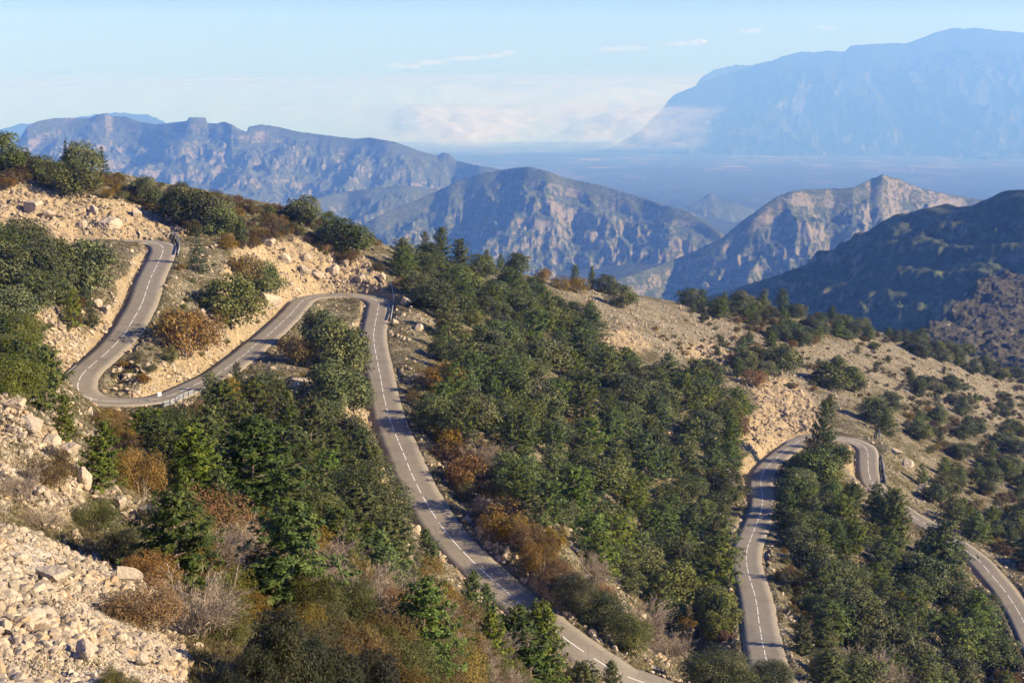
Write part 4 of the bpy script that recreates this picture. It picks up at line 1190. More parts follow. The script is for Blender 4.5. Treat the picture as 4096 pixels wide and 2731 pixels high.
def blocks_road(x, y, z, h, rad):
    u, v0_ = project(x, y, z); _, v1 = project(x, y, z + h)
    w = rad * F / y
    m = (RP[:, 2] > y + 0.5) & (np.abs(RP[:, 0] - u) < w * 0.8) & (RP[:, 1] < v0_) & (RP[:, 1] > v1)
    return bool(m.any())
POS = [(p["x"], p["y"], p["h"]) for p in PLANTS]
def fill(area, poly, mixes, space, n_try, seed, hole=(), rmin=3.6):
    """scatter plants over the ground seen inside an image polygon"""
    r = np.random.default_rng(seed); random.seed(seed)
    P = np.array(poly, float); u0, v0 = P.min(0); u1, v1 = P.max(0)
    kinds_ = [m[0] for m in mixes]; pr = np.array([m[1] for m in mixes], float); pr /= pr.sum()
    made = 0
    for _ in range(n_try):
        u = r.uniform(u0, u1); v = r.uniform(v0, v1)
        if not inpoly(np.array([u]), np.array([v]), poly)[0]: continue
        if any(inpoly(np.array([u]), np.array([v]), hp)[0] for hp in hole): continue
        p = hit(u, v)
        if p is None: continue
        # sample evenly over ground, not over the picture: near ground fills more of the picture
        x, y, z = p
        k = r.choice(len(kinds_), p=pr); kd, _, h0, h1, rad = mixes[k]
        h = r.uniform(h0, h1)
        rr = rad * h
        ok = True
        for (px, py, ph) in POS:
            if abs(px - x) < 9 and abs(py - y) < 9:
                if (px - x) ** 2 + (py - y) ** 2 < (space * (0.5 * rr + 0.26 * ph * 0.5 + 0.35)) ** 2: ok = False; break
        if not ok: continue
        dr, rz_, sd, ik = road_near(np.array([x]), np.array([y]))
        if dr[0] < rmin + min(rr, 1.6): continue
        if blocks_road(x, y, z, h, rr): continue
        plant(kd, x, y, h, r.uniform(1.1, 1.5), area=area); POS.append((x, y, h)); made += 1
    print(area, made)
    return made
PINE = lambda w, a=5.2, b=11: ("pine", w, a, b, 0.30)
OAK = lambda w, a=3.8, b=8.5: ("oak", w, a, b, 0.48)
RUST = lambda w, a=1.5, b=3: ("rust", w, a, b, 0.6)
OLIV = lambda w, a=1.0, b=2.2: ("olive", w, a, b, 0.6)
BRWN = lambda w, a=1.4, b=2.8: ("brown", w, a, b, 0.6)
TWIG = lambda w, a=1.6, b=2.8: ("bare", w, a, b, 0.6)
GAPS = [[(1240,645),(1330,668),(1440,740),(1480,790),(1420,770),(1330,730)],[(1375,760),(1500,745),(1530,810),(1380,830)],[(1540,770),(1640,770),(1720,870),(1690,905),(1600,860)]]
W1 = [(900,625),(960,600),(1110,640),(1220,660),(1310,720),(1420,790),(1380,830),(1520,870),(1660,880),(1715,955),(1690,1040),(1688,1120),(1640,1240),(1655,1330),(1690,1400),(1690,1490),(1600,1500),(1500,1420),(1380,1330),(1250,1290),(1180,1200),(1120,1080),(960,990),(960,930),(1060,900),(1010,820),(1015,745),(930,680)]
fill("central wood", W1, [PINE(3.6), OAK(4.2), RUST(0.5)], 2.42, 4200, 1, GAPS)
fill("central wood edge", [(940,890),(1050,880),(1180,1060),(1200,1200),(1320,1300),(1400,1400),(1330,1390),(1200,1310),(1060,1130),(960,960)], [RUST(5, 2, 3.6), OLIV(2), TWIG(1)], 1.0, 160, 2)
W2 = [(1865,1000),(1915,1010),(1960,1120),(2040,1190),(2120,1250),(2200,1300),(2238,1380),(2280,1480),(2352,1550),(2380,1640),(1860,1640),(1880,1500),(1850,1420),(1840,1330),(1820,1240),(1790,1160),(1810,1090),(1840,1040)]
fill("right wood", W2, [PINE(4.4), OAK(4), RUST(.8, 2, 4)], 2.25, 2200, 3)
fill("right slope", [(2010,975),(2060,880),(2200,880),(2400,880),(2400,1330),(2260,1260),(2180,1200),(2130,1140),(2060,1050)], [PINE(1.2, 4, 8), OAK(2, 3, 6), RUST(.8, 1.5, 3), BRWN(3), OLIV(2.4)], 1.6, 640, 4, [[(2020,1020),(2100,1010),(2180,1110),(2110,1140)]])
fill("right ridge", [(1560,690),(1690,705),(1840,722),(1960,735),(2150,790),(2352,860),(2352,890),(2200,850),(2060,800),(1900,775),(1860,800),(1760,780),(1660,740)], [PINE(1.8, 5, 8.5), OAK(3, 4, 6.5), RUST(.8, 2, 3.2), BRWN(3, 1.8, 3)], 1.6, 800, 5)
fill("right ridge", [(1560,690),(2120,770),(2352,862),(2352,875),(2120,800),(1900,745),(1560,700)], [PINE(3, 5, 8.5), OAK(4, 4, 6.5), RUST(3, 2, 3.2)], 1.6, 250, 55)
fill("bare right slope", [(1480,740),(1600,715),(1850,800),(2000,790),(2352,880),(2352,1000),(2100,900),(1900,920),(1700,860),(1520,800)], [OLIV(6, .6, 1.6), RUST(3, .8, 2), BRWN(3, .8, 1.8), PINE(1, 2.5, 5), OAK(.9, 2, 4.5)], 1.7, 520, 6)
fill("slope above ochre cut", [(1680,790),(1860,800),(1880,860),(1800,870),(1720,880),(1670,860)], [OAK(3, 4, 6), RUST(4, 1.8, 3), PINE(1, 4, 7)], 2.2, 80, 7)
fill("ridge above rock cut", [(0,385),(130,410),(300,425),(470,455),(640,490),(760,520),(870,565),(900,625),(780,560),(660,545),(560,560),(520,540),(420,525),(300,470),(180,440),(80,430),(0,440)], [RUST(2.2, 1.6, 3.2), BRWN(5, 1.6, 3.2), OLIV(2.5, 1.2, 2.4), OAK(0.8, 3, 5)], 1.35, 1000, 8)
fill("ridge above rock cut", [(0,372),(300,412),(620,482),(860,558),(960,592),(955,605),(860,575),(620,500),(300,428),(0,395)], [RUST(2, 1.2, 2.8), BRWN(6, 1.4, 2.8), OLIV(3, 1.0, 2)], 1.3, 700, 88)
fill("slope over the middle cut", [(500,560),(640,520),(760,560),(840,600),(890,640),(780,600),(700,560),(620,560),(560,590)], [RUST(3, 1.5, 2.8), BRWN(5), OLIV(3)], 1.3, 220, 9)
fill("bank between the upper runs", [(420,560),(480,600),(560,600),(600,690),(640,700),(560,800),(460,850),(300,900),(240,880),(330,800),(400,680)], [OLIV(5, .6, 1.3), RUST(1.5, .7, 1.6)], 2.8, 160, 10)
fill("left thicket", [(0,560),(60,570),(150,580),(240,640),(230,700),(200,740),(120,760),(60,800),(0,830)], [OAK(4, 4.5, 7), OLIV(3, .8, 1.8), RUST(3, 1, 2.2), PINE(2, 3, 6)], 1.6, 300, 11)
fill("left thicket", [(0,820),(90,830),(150,870),(150,950),(90,960)], [("near_pine", 3, 3.5, 5, .3), OAK(2, 3, 4.5)], 1.4, 60, 12)
fill("slope below the middle run", [(450,960),(540,940),(620,900),(740,970),(830,1050),(860,1130),(900,1250),(960,1330),(1040,1420),(960,1400),(840,1330),(700,1290),(560,1240),(470,1190),(330,1130),(240,1010),(330,1010)], [("near_pine", 4.4, 4.6, 7.8, .27), RUST(1.8, 1.6, 3.0), BRWN(1.2, 1.4, 2.4), OAK(1.2, 3.5, 5.5)], 2.0, 700, 13, [[(560,1010),(660,1000),(640,1060),(560,1060)]])
fill("slope below the middle run", [(240,990),(330,1000),(420,1100),(560,1200),(430,1190),(300,1090),(200,1010)], [("near_pine", 5, 4, 6, .27), ("near_rust", 4, 1.8, 3.2, .5)], 1.6, 160, 14)
fill("foreground slope", [(430,1230),(560,1240),(720,1290),(900,1350),(1050,1430),(1160,1520),(1200,1620),(920,1620),(850,1480),(560,1400),(430,1380),(360,1330)], [("near_rust", 3.4, 1.5, 2.6, .55), ("near_olive", 4.2, 1.3, 2.2, .6), ("near_brown", 1.2, 1.3, 2.2, .6), TWIG(3.2, 1.4, 2.3), ("near_pine", 1.3, 3, 5.5, .27)], 1.2, 900, 15)
fill("lower verge", [(950,1330),(1060,1400),(1130,1480),(1230,1560),(1400,1640),(1150,1660),(1000,1440)], [("near_pine", 5, 4.5, 8, .28), ("near_rust", 2, 1.5, 2.6, .55)], 1.5, 240, 16)
fill("strip by the right road", [(1790,1160),(1830,1260),(1850,1400),(1870,1500),(1830,1480),(1790,1330)], [RUST(3, 1, 2.2), OLIV(4, .8, 1.6)], 1.3, 120, 18)
# foreground: thick shrubs framing the scree, and the dark junipers at the bottom
FORE = [
 ("near_olive",215,1225,72,1.35,"dense olive shrub on top of the pale scree edge"),
 ("near_olive",290,1300,92,1.3,"dense olive-brown shrub right of the scree edge"),
 ("near_rust",345,1345,78,1.3,"brownish shrub at the lower end of the scree edge"),
 ("near_rust",122,1120,88,1.0,"rusty upright shrub under the pale rock ledge at the left"),
 ("bare",40,1150,72,1.3,"wide tangle of bare twigs at the left edge above the scree"),
 ("bare",95,1215,58,1.2,"bare twiggy bush just above the scree"),
 ("bare",230,1130,62,1.1,"bare bush behind the rock ledge"),
 ("near_rust",300,1110,75,.9,"rusty shrub left of the big pale boulder"),
 ("near_rust",338,1085,90,.9,"tall rusty shrub above the big pale boulder"),
 ("near_rust",415,1160,60,.9,"orange shrub right of the big pale boulder"),
 ("bare",420,1330,100,1.3,"bare bush below the big pale boulder"),
 ("bare",500,1310,95,1.2,"pale bare bush in the middle of the foreground slope"),
 ("near_rust",330,1440,105,1.4,"dark brown shrub throwing its shadow on the scree"),
 ("bare",440,1470,120,1.35,"large bare bush right of the scree"),
 ("near_olive",520,1480,110,1.2,"grey-green shrub behind the black junipers"),
 ("bare",600,1370,105,1.3,"bare bush above the black junipers"),
 ("juniper",640,1600,225,1.15,"tallest black juniper at the bottom"),
 ("juniper",585,1620,150,1.2,"black juniper left of the tallest one"),
 ("juniper",705,1630,185,1.2,"black juniper right of the tallest one"),
 ("juniper",520,1640,120,1.3,"low dark juniper at the bottom left of the group"),
 ("juniper",780,1640,165,1.3,"dark juniper at the bottom beside the reddish stone"),
 ("juniper",860,1650,165,1.3,"rightmost dark juniper of the bottom group"),
 ("juniper",450,1640,80,1.3,"small dark juniper on the scree's lower corner"),
 ("near_olive",255,1600,62,1.0,"small spiky bush at the bottom of the scree"),
 ("near_olive",300,1620,60,1.1,"small olive bush beside the spiky one at the bottom"),
 ("bare",790,1450,100,1.3,"bare bush right of the tallest juniper"),
 ("near_rust",880,1500,90,1.2,"rusty shrub left of the white boulder"),
 ("near_rust",1000,1560,80,1.4,"orange shrub right of the white boulder"),
]
FORE += [("near_olive",740,1530,95,1.3,"olive shrub hiding the rocks right of the tallest juniper"),("near_brown",790,1560,95,1.3,"brown shrub just left of the reddish stone"),("near_brown",850,1545,85,1.3,"brown shrub just right of the reddish stone"),("near_rust",690,1470,80,1.3,"rusty shrub touching the tallest juniper on its right"),("bare",860,1420,95,1.3,"pale bare bush among rusty shrubs in the lower foreground"),("bare",700,1345,90,1.3,"bare bush behind the tallest juniper"),("near_rust",560,1430,70,1.3,"rusty shrub between two bare bushes"),("near_brown",800,1520,90,1.3,"brown shrub above the reddish stone"),("near_olive",740,1480,90,1.2,"olive shrub right behind the black junipers"),("bare",960,1470,80,1.3,"bare bush above the white boulder"),("near_brown",900,1570,80,1.3,"brown shrub at the bottom left of the white boulder"),("near_olive",1060,1600,90,1.3,"green shrub at the bottom edge right of the white boulder")]
for kd, u, v, hp, wd, lab in FORE:
    p = hit(u, min(v, 1640))
    if p is None: continue
    if kd == 'bare' and u > 400: hp *= 1.25
    h = hp * (p[1] * CP - p[2] * SP) / F / CP
    plant(kd, p[0], p[1], h, wd, label=lab)
print("plants", len(PLANTS))
from collections import Counter
print(Counter(p["kd"] for p in PLANTS))
# ------------------------------------------------------------------ stones, dry grass, boulders
m_stone, nt, out = mat("limestone")
tc = nt.nodes.new("ShaderNodeTexCoord"); P = wpos(nt)
n1 = noise(nt, P, 2.2, 5, 0.65); n2 = noise(nt, P, 11, 4, 0.7); n0 = noise(nt, P, 0.35, 3, 0.5)
col = ramp(nt, maths(nt, 'ADD', maths(nt, 'MULTIPLY', n1, .6), maths(nt, 'MULTIPLY', n2, .4)), [(0.3, (0.22, 0.180, 0.130)), (0.47, (0.36, 0.307, 0.232)), (0.62, (0.44, 0.382, 0.295)), (0.8, (0.50, 0.44, 0.35))])
col = mix(nt, ramp(nt, n0, [(0.5, (0, 0, 0)), (0.72, (1, 1, 1))]), col, mix(nt, 0.55, col, (0.38, 0.26, 0.13)))
gi = nt.nodes.new("ShaderNodeNewGeometry").outputs["Random Per Island"]
col = mix(nt, 1.0, col, ramp(nt, gi, [(0.0, (.50, .48, .46)), (0.25, (.82, .80, .77)), (0.6, (1, .98, .95)), (0.85, (1.12, 1.08, 1.02)), (0.94, (1.02, .90, .74)), (1.0, (.80, .70, .60))]), 'MULTIPLY')
bsdf(nt, out, col, 0.92, 0.15, n2, 0.03, 0.8)
m_tuft = leaf_mat("dry_tufts", [(0.2, (0.055, 0.058, 0.024)), (0.45, (0.10, 0.090, 0.040)), (0.62, (0.17, 0.135, 0.070)), (0.85, (0.24, 0.19, 0.105))], 0.0, 0.0, 0.3)

def ico(sub):
    t = (1 + 5 ** .5) / 2
    v = [(-1, t, 0), (1, t, 0), (-1, -t, 0), (1, -t, 0), (0, -1, t), (0, 1, t), (0, -1, -t), (0, 1, -t), (t, 0, -1), (t, 0, 1), (-t, 0, -1), (-t, 0, 1)]
    f = [(0, 11, 5), (0, 5, 1), (0, 1, 7), (0, 7, 10), (0, 10, 11), (1, 5, 9), (5, 11, 4), (11, 10, 2), (10, 7, 6), (7, 1, 8), (3, 9, 4), (3, 4, 2), (3, 2, 6), (3, 6, 8), (3, 8, 9), (4, 9, 5), (2, 4, 11), (6, 2, 10), (8, 6, 7), (9, 8, 1)]
    v = [np.array(p) / np.linalg.norm(p) for p in v]
    for _ in range(sub):
        c = {}; nf = []
        def mid(a, b):
            k = (min(a, b), max(a, b))
            if k not in c:
                p = v[a] + v[b]; v.append(p / np.linalg.norm(p)); c[k] = len(v) - 1
            return c[k]
        for a, b, d in f:
            x, y, z = mid(a, b), mid(b, d), mid(d, a); nf += [(a, x, z), (b, y, x), (d, z, y), (x, y, z)]
        f = nf
    return np.array(v), np.array(f)
def rock_shape(sub, seed, planes=11, rough=0.04):
    r = np.random.default_rng(seed); v, f = ico(sub); v = v.copy()
    for _ in range(planes):
        n = unit(r.normal(size=3)); d = 0.45 + 0.38 * r.random()
        v -= n * np.maximum(v @ n - d, 0)[:, None] * 0.92
    if rough:
        q = v * 2.3
        v = v * (1 + rough * (perlin(q[:, 0] + q[:, 2] * .7, q[:, 1] - q[:, 2] * .6, seed) + .6 * perlin(q[:, 0] * 2.7 + q[:, 2] * 1.9, q[:, 1] * 2.7 - q[:, 2] * 1.7, seed + 1)))[:, None]
    v *= np.array([1, 0.75 + .3 * r.random(), 0.55 + .3 * r.random()])
    return v, f
pr_ = np.random.default_rng(77); mb = MB(); iv, if_ = ico(2)
for u, v, n_, w_ in ((945,156,5,26),(985,146,7,44),(1065,138,6,40),(1130,131,5,30),(1168,126,5,30),(1402,116,6,30),(1450,113,4,22),(1570,103,6,38),(1610,98,4,24),(1722,76,5,34),(905,152,3,16),(1890,66,4,30)):
    a, w = ray(u, v); d = 31000 * FS; px = d / F
    for k in range(n_):
        c = np.array([a * d + pr_.normal() * w_ * .42 * px, d, -w * d + abs(pr_.normal()) * 3.0 * px])
        r_ = (4 + 5 * pr_.random()) * px
        mb.put(iv * np.array([r_ * 1.7, r_, r_ * .75]) * (1 + .12 * pr_.normal(size=(len(iv), 1))) + c, (), if_)
kind(add("clouds", mb.mesh("cloud_puffs", [m_pf], True)), "stuff")
Wv = -TZ / TD
runmin = np.minimum.accumulate(Wv, axis=0)
dW = np.zeros_like(Wv); dW[1:] = np.maximum(runmin[:-1] - Wv[1:], 0)
PU2, PV2 = project(TX, TY, TZ)
dW[(PU2 < -60) | (PU2 > 2420) | (PV2 > 1640)] = 0
def sample_ground(n, weight, seed):
    r = np.random.default_rng(seed)
    w_ = (dW * weight).ravel(); c = np.cumsum(w_); k = np.searchsorted(c, r.random(n) * c[-1])
    k = np.clip(k, 0, w_.size - 1); row, colm = np.unravel_index(k, dW.shape)
    row = np.clip(row, 1, len(GD) - 2); colm = np.clip(colm, 1, len(GA) - 2)
    d = GD[row] + (r.random(n) - .5) * (GD[row + 1] - GD[row - 1]) * .5; a = GA[colm] + (r.random(n) - .5) * (GA[1] - GA[0])
    x = a * d; return x, d, ground(x, d), row, colm
def rubble(name, n, weight, smin, smax, power, sub, seed, sink, mt, px_floor=None, vary=0.0):
    x, y, z, row, colm = sample_ground(n, weight, seed)
    r = np.random.default_rng(seed + 1)
    s = smin * (smax / smin) ** (r.random(n) ** power)
    if px_floor is not None: s = np.maximum(s, px_floor * y / 1407)
    if not vary: s = s * np.where(y < 100, 0.42, 1.0)
    if vary: s = s * (1 - vary + 2 * vary * smooth(-.35, .35, fbm(x / 3.2, y / 3.2, 3, seed + 3)))
    shapes = [rock_shape(sub, seed * 10 + i, 9, 0.0 if sub < 2 else .04) for i in range(10)]
    which = r.integers(0, 10, n); V = []; Fc = []; off = 0
    for i in range(10):
        m = which == i; k = int(m.sum())
        if not k: continue
        v, f = shapes[i]
        ang = r.random(k) * 6.283; tl = r.normal(size=(k, 2)) * 0.35
        ca_, sa_ = np.cos(ang), np.sin(ang)
        p = np.stack([v[None, :, 0] * ca_[:, None] - v[None, :, 1] * sa_[:, None], v[None, :, 0] * sa_[:, None] + v[None, :, 1] * ca_[:, None], np.broadcast_to(v[None, :, 2], (k, len(v)))], -1)
        p[..., 2] += p[..., 0] * tl[:, :1] + p[..., 1] * tl[:, 1:]
        p = p * s[m][:, None, None] * .5 + np.stack([x[m], y[m], z[m] + s[m] * (0.18 - sink)], -1)[:, None, :]
        V.append(p.reshape(-1, 3)); Fc.append((f[None] + (np.arange(k) * len(v))[:, None, None] + off).reshape(-1, 3)); off += k * len(v)
    me = new_mesh(name, np.concatenate(V), None, np.concatenate(Fc), [mt])
    return kind(add(name, me), "stuff")
onroad = (E < 0.5)
clump = smooth(-0.15, 0.45, fbm(TX / 7, TY / 7, 3, 401)) + 0.12
wst = np.where(onroad, 0, clump * (0.7 + 1.5 * ROCK + 4.0 * BARE)) * (1 - 0.97 * np.clip(scree * 2, 0, 1)) * smooth(30, 60, TD)
rubble("loose_stones", 80000, wst, 0.14, 1.3, 3.6, 1, 411, 0.08, m_stone, 0.9)
rubble("scree_stones", 60000, np.clip(scree * 1.5, 0, 1) * (TD < 70) * (0.35 + smooth(-.2, .4, fbm(TX / 2.5, TY / 2.5, 3, 421))), 0.03, 0.36, 3.6, 1, 431, 0.12, m_stone, 0.9, 0.7)
# kerb-side gravel on the uphill foot of the banks
vg = np.where((E > 0.3) & (E < 2.6), 1.0, 0.0)
rubble("verge_gravel", 7000, vg, 0.10, 0.5, 3.0, 1, 441, 0.06, m_stone, 0.8)

def tufts(name, n, weight, seed, per=9):
    x, y, z, row, colm = sample_ground(n, weight, seed)
    r = np.random.default_rng(seed + 1)
    s = 0.10 + 0.34 * r.random(n) ** 2; s = np.maximum(s, 1.0 * y / 1407 * .8)
    tint_ = r.random(n)
    c = np.stack([x, y, z], -1); c = np.repeat(c, per, 0); ss = np.repeat(s, per)
    d = unit(r.normal(size=(n * per, 3)) + [0, 0, .5]); d[:, 2] = np.abs(d[:, 2])
    p = c + d * (ss * (0.35 + .65 * r.random(n * per)))[:, None] * [1, 1, .75]
    v, q = leaf_cards(p, d + [0, 0, .4], ss * 0.8, ss * np.repeat(np.where(y < 80, 0.07, np.where(y < 140, .18, .34)), per), r, .5, d + [0, 0, .8])
    t = np.clip(np.repeat(tint_, per) * .8 + .25 * r.random(n * per), 0, 1)
    me = new_mesh(name, v, q, None, [m_tuft], attrs={"leaf": np.repeat(t, 4)})
    return kind(add(name, me), "stuff")
wt = np.where(E < 0.35, 0, (0.25 + smooth(-.3, .3, fbm(TX / 5, TY / 5, 3, 451))) * (1 - 0.75 * ROCK)) * (1 - 0.98 * np.clip(scree * 2, 0, 1))
tufts("low_scrub", 90000, wt, 461)

BM = [rock_shape(4, 501 + i, 13, 0.07) for i in range(6)]
BMESH = [new_mesh("boulder", v, None, f, [m_stone]) for v, f in BM]
def boulder(u, v, wpx, hpx, label, name="boulder", k=None, group="boulders on the mountainside"):
    p = hit(u, v)
    if p is None: return
    dist = p[1] * CP - p[2] * SP
    wm = wpx * dist / F; hm = hpx * dist / F
    k = (int(u * 7 + v) % 6) if k is None else k
    o = add(name, BMESH[k]); bv = BM[k][0]
    ex = bv.max(0) - bv.min(0)
    o.scale = (wm / ex[0], wm * .85 / ex[1], hm * 1.25 / ex[2])
    o.rotation_euler = (random.uniform(-.15, .15), random.uniform(-.15, .15), random.uniform(-.5, .5))
    o.location = (p[0], p[1] + wm * .3, p[2] + hm * 0.38)
    tag(o, label, "boulder", group)
random.seed(99)
for b in [
 (370,1240,140,92,"big pale craggy boulder on the foreground slope"),(272,1170,34,34,"small pale rock left of the big craggy boulder"),(420,1245,50,66,"pale rock leaning on the right side of the big boulder"),
 (945,1540,44,60,"white boulder among orange shrubs at the bottom"),(950,1556,22,22,"small white rock under the white boulder"),(800,1570,34,40,"reddish stone between the dark junipers"),
 (655,915,96,34,"slanting pale slab with a dark shaded side below the middle road"),(690,890,50,22,"flat pale slab above the slanting shaded one"),
 (150,1052,64,34,"pale ledge rock halfway down the left spur"),(190,1125,44,48,"upright pale rock at the tip of the left spur"),(62,995,74,30,"long pale ledge at the left end of the spur"),(110,1028,52,28,"pale block on the spur crest above the rusty shrub"),(30,950,56,34,"pale rock at the left edge behind the spur"),
 (72,488,46,32,"tall orange-faced block in the yellow rock cut"),(244,528,62,30,"large ochre block at the foot of the yellow rock cut"),(383,512,44,14,"flat grey slab lying behind the top bend"),(215,494,24,22,"slim upright rock in the yellow rock cut"),(186,526,26,22,"brown rock left of the ochre block"),(110,505,34,24,"grey rock beneath the orange-faced block"),(310,500,24,22,"rock midway along the yellow rock cut"),
 (614,570,38,24,"brown rock at the top of the middle rock cut"),(655,604,30,24,"jutting rock in the upper middle rock cut"),(697,638,30,30,"largest block in the centre of the middle rock cut"),(764,632,30,26,"shadowed block right of centre in the middle rock cut"),(731,642,34,20,"sloping slab in the middle rock cut"),(826,652,26,24,"blocky rock near the right end of the middle cut"),(879,644,18,20,"round rock by the end of the middle guardrail"),(612,708,62,36,"long yellowish rock on the verge above the middle road"),(700,600,28,18,"rock near the top of the middle rock cut"),(790,610,24,18,"small slab under the wide grey oak"),
 (115,1345,90,40,"long grey slab lying on the scree"),(281,1345,74,36,"pale slab near the upper edge of the scree"),(73,1432,66,30,"wide flat rock at the left part of the scree"),(193,1518,56,42,"blocky rock low on the scree"),(122,1503,42,18,"thin brownish slab on the scree"),(325,1532,36,30,"grey rock in the scree shadow"),(10,1455,36,26,"orange-brown stone at the left edge of the scree"),(270,1480,40,28,"round rock right of centre on the scree"),(40,1290,40,20,"half-buried rock high on the scree"),
 (933,702,32,20,"grey boulder on the slope right of the middle guardrail"),(960,760,26,16,"pale rock on the slope above the dark wood"),(905,745,18,12,"small rock just below the middle guardrail"),
 (1147,1172,30,22,"pale rock on top of the stone heap right of the road"),(1170,1180,26,20,"right rock of the stone heap by the road"),(1125,1160,24,18,"left rock of the stone heap by the road"),(1160,1200,22,18,"lowest rock of the stone heap by the road"),
 (1678,1234,24,26,"lone pale boulder on the bank left of the right road"),(1655,1195,18,16,"small rock on the bank above the lone boulder"),
 (2085,1075,40,18,"pale flat rock on the slope right of the right guardrail"),(2060,1045,30,14,"upper flat rock right of the right guardrail"),(2120,1130,40,16,"lowest flat rock right of the right guardrail"),
 (1240,905,30,22,"grey rock showing in a gap of the central wood"),(1490,925,22,30,"rock standing in the lower gap of the wood"),(520,870,26,14,"pale stone on the grassy tongue between the runs"),(290,870,20,14,"pink-grey stone on the grassy tongue"),(340,875,22,14,"white stone low on the grassy tongue"),
 (480,870,20,12,"flat stone at the right of the grassy tongue"),(240,722,28,24,"pale upright rock beside the upper road ditch"),(225,710,24,26,"second upright rock beside the upper road ditch")]:
    boulder(*b[:5])

# ------------------------------------------------------------------ guard rails, sign, wall, markers
m_steel, nt, out = mat("galvanised_steel")
n = noise(nt, wpos(nt), 3.0, 4, .6)
b = bsdf(nt, out, ramp(nt, n, [(0.3, (0.30, 0.32, 0.34)), (0.7, (0.44, 0.46, 0.48))]), 0.5, 0.5); b.inputs["Metallic"].default_value = 0.45
m_rust, nt, out = mat("weathered_timber"); bsdf(nt, out, (0.19, 0.15, 0.115), .85, .1)
m_white, nt, out = mat("white_panel"); bsdf(nt, out, (0.62, 0.63, 0.64), .5, .3)
m_block, nt, out = mat("pale_blocks"); nb_ = noise(nt, wpos(nt), 1.5, 4, .6); bsdf(nt, out, ramp(nt, nb_, [(0.3, (0.30, 0.26, 0.20)), (0.7, (0.46, 0.41, 0.33))]), .9, .1, nb_, .05, .6)
def guard_rail(spts, label, top=0.95, lower=True):
    base = []
    for (u, v) in spts:
        p = hit(u * SCALE_S, v * SCALE_S)
        if p is not None: base.append(p)
    base = np.array(base)
    for _ in range(2):
        if len(base) > 3: base[1:-1, 2] = .5 * base[1:-1, 2] + .25 * (base[:-2, 2] + base[2:, 2])
    s = np.concatenate([[0], np.cumsum(np.linalg.norm(np.diff(base, axis=0), axis=1))])
    n = max(4, int(s[-1] / 0.5)); t = np.linspace(0, s[-1], n)
    c = np.stack([np.interp(t, s, base[:, k]) for k in range(3)], 1)
    for _ in range(6): c[1:-1] = .5 * c[1:-1] + .25 * (c[:-2] + c[2:])
    tn = np.gradient(c, axis=0); tn[:, 2] = 0; tn /= np.linalg.norm(tn, axis=1)[:, None]
    nn = np.stack([-tn[:, 1], tn[:, 0], 0 * tn[:, 0]], 1)
    e = bpy.data.objects.new("guard_rail", None); COL.objects.link(e); e.location = c[len(c) // 2]
    tag(e, label, "guard rail", "guard rails on the outside of the bends")
    cc = c - c[len(c) // 2]
    def beam(z0, hgt):
        prof = [(0.0, 0), (0.05, .12), (0.05, .28), (0, .42), (0, .58), (.05, .72), (.05, .88), (0, 1)]
        ring = np.array([[o + .06, z0 + hgt * q] for o, q in prof] + [[o + .045, z0 + hgt * q] for o, q in prof[::-1]])
        V = cc[:, None, :] + nn[:, None, :] * ring[None, :, 0:1] + np.array([0, 0, 1.0]) * ring[None, :, 1:2]
        m = len(ring); i = np.arange(len(cc) - 1)[:, None] * m; j = np.arange(m)[None]; k = (j + 1) % m
        q = np.stack([i + j, i + k, i + m + k, i + m + j], -1).reshape(-1, 4)
        return new_mesh("rail", V.reshape(-1, 3), q, None, [m_steel])
    add("rail", beam(top - .33, .33), e)
    if lower: add("lower_rail", beam(top - .80, .33), e)
    mbp = MB(); mbp.box((0, 0, top / 2 - .25), (0.10, 0.14, top + .5)); pm = mbp.mesh("post", [m_steel])
    for i in range(0, len(cc), 4):
        p = add("post", pm, e, cc[i] - nn[i] * .04); p.rotation_euler.z = math.atan2(tn[i, 1], tn[i, 0])
    return e
guard_rail([(692,938),(703,948),(711,962),(717,980),(718,996),(715,1012),(711,1024)], "grey steel guard rail curving round the top bend")
guard_rail([(1561,1140),(1568,1162),(1575,1193),(1574,1222),(1569,1252),(1562,1285)], "grey steel guard rail along the outside of the middle bend")
guard_rail([(3512,1715),(3518,1746),(3522,1784),(3527,1841),(3534,1887),(3543,1936)], "dark steel guard rail down the outer side of the right bend")
guard_rail([(654,1630),(676,1624),(700,1614),(722,1603),(748,1592),(776,1580)], "pale blue-grey guard rail by the lower left bend with the sign")
def sign():
    p = hit(640 * SCALE_S, 1612 * SCALE_S)
    e = bpy.data.objects.new("road_sign", None); COL.objects.link(e); e.location = p
    tag(e, "small pale sign panel on two thin posts beside the lower left bend", "road sign")
    e.rotation_euler.z = R(40)
    mb = MB(); mb.box((0, 0, 1.42), (.62, .03, .62)); add("panel", mb.mesh("panel", [m_white]), e)
    for sx in (-.18, .18):
        mb = MB(); mb.tube([(sx, .035, -.3), (sx, .035, 1.7)], .028, 8); add("post", mb.mesh("post", [m_steel]), e)
sign()
for u, v, lab in ((209,924,"white marker post at the inside edge of the lower left bend"), (212,957,"white marker post below the gravel of the lower left bend")):
    p = hit(u, v)
    if p is None: continue
    mb = MB(); mb.tube([(0, 0, -.2), (0, 0, .85), (.0, 0, .9)], [.06, .06, .03], 8)
    o = add("marker_post", mb.mesh("marker_post", [m_white]), None, p); tag(o, lab, "marker post", "marker posts at the lower left bend")
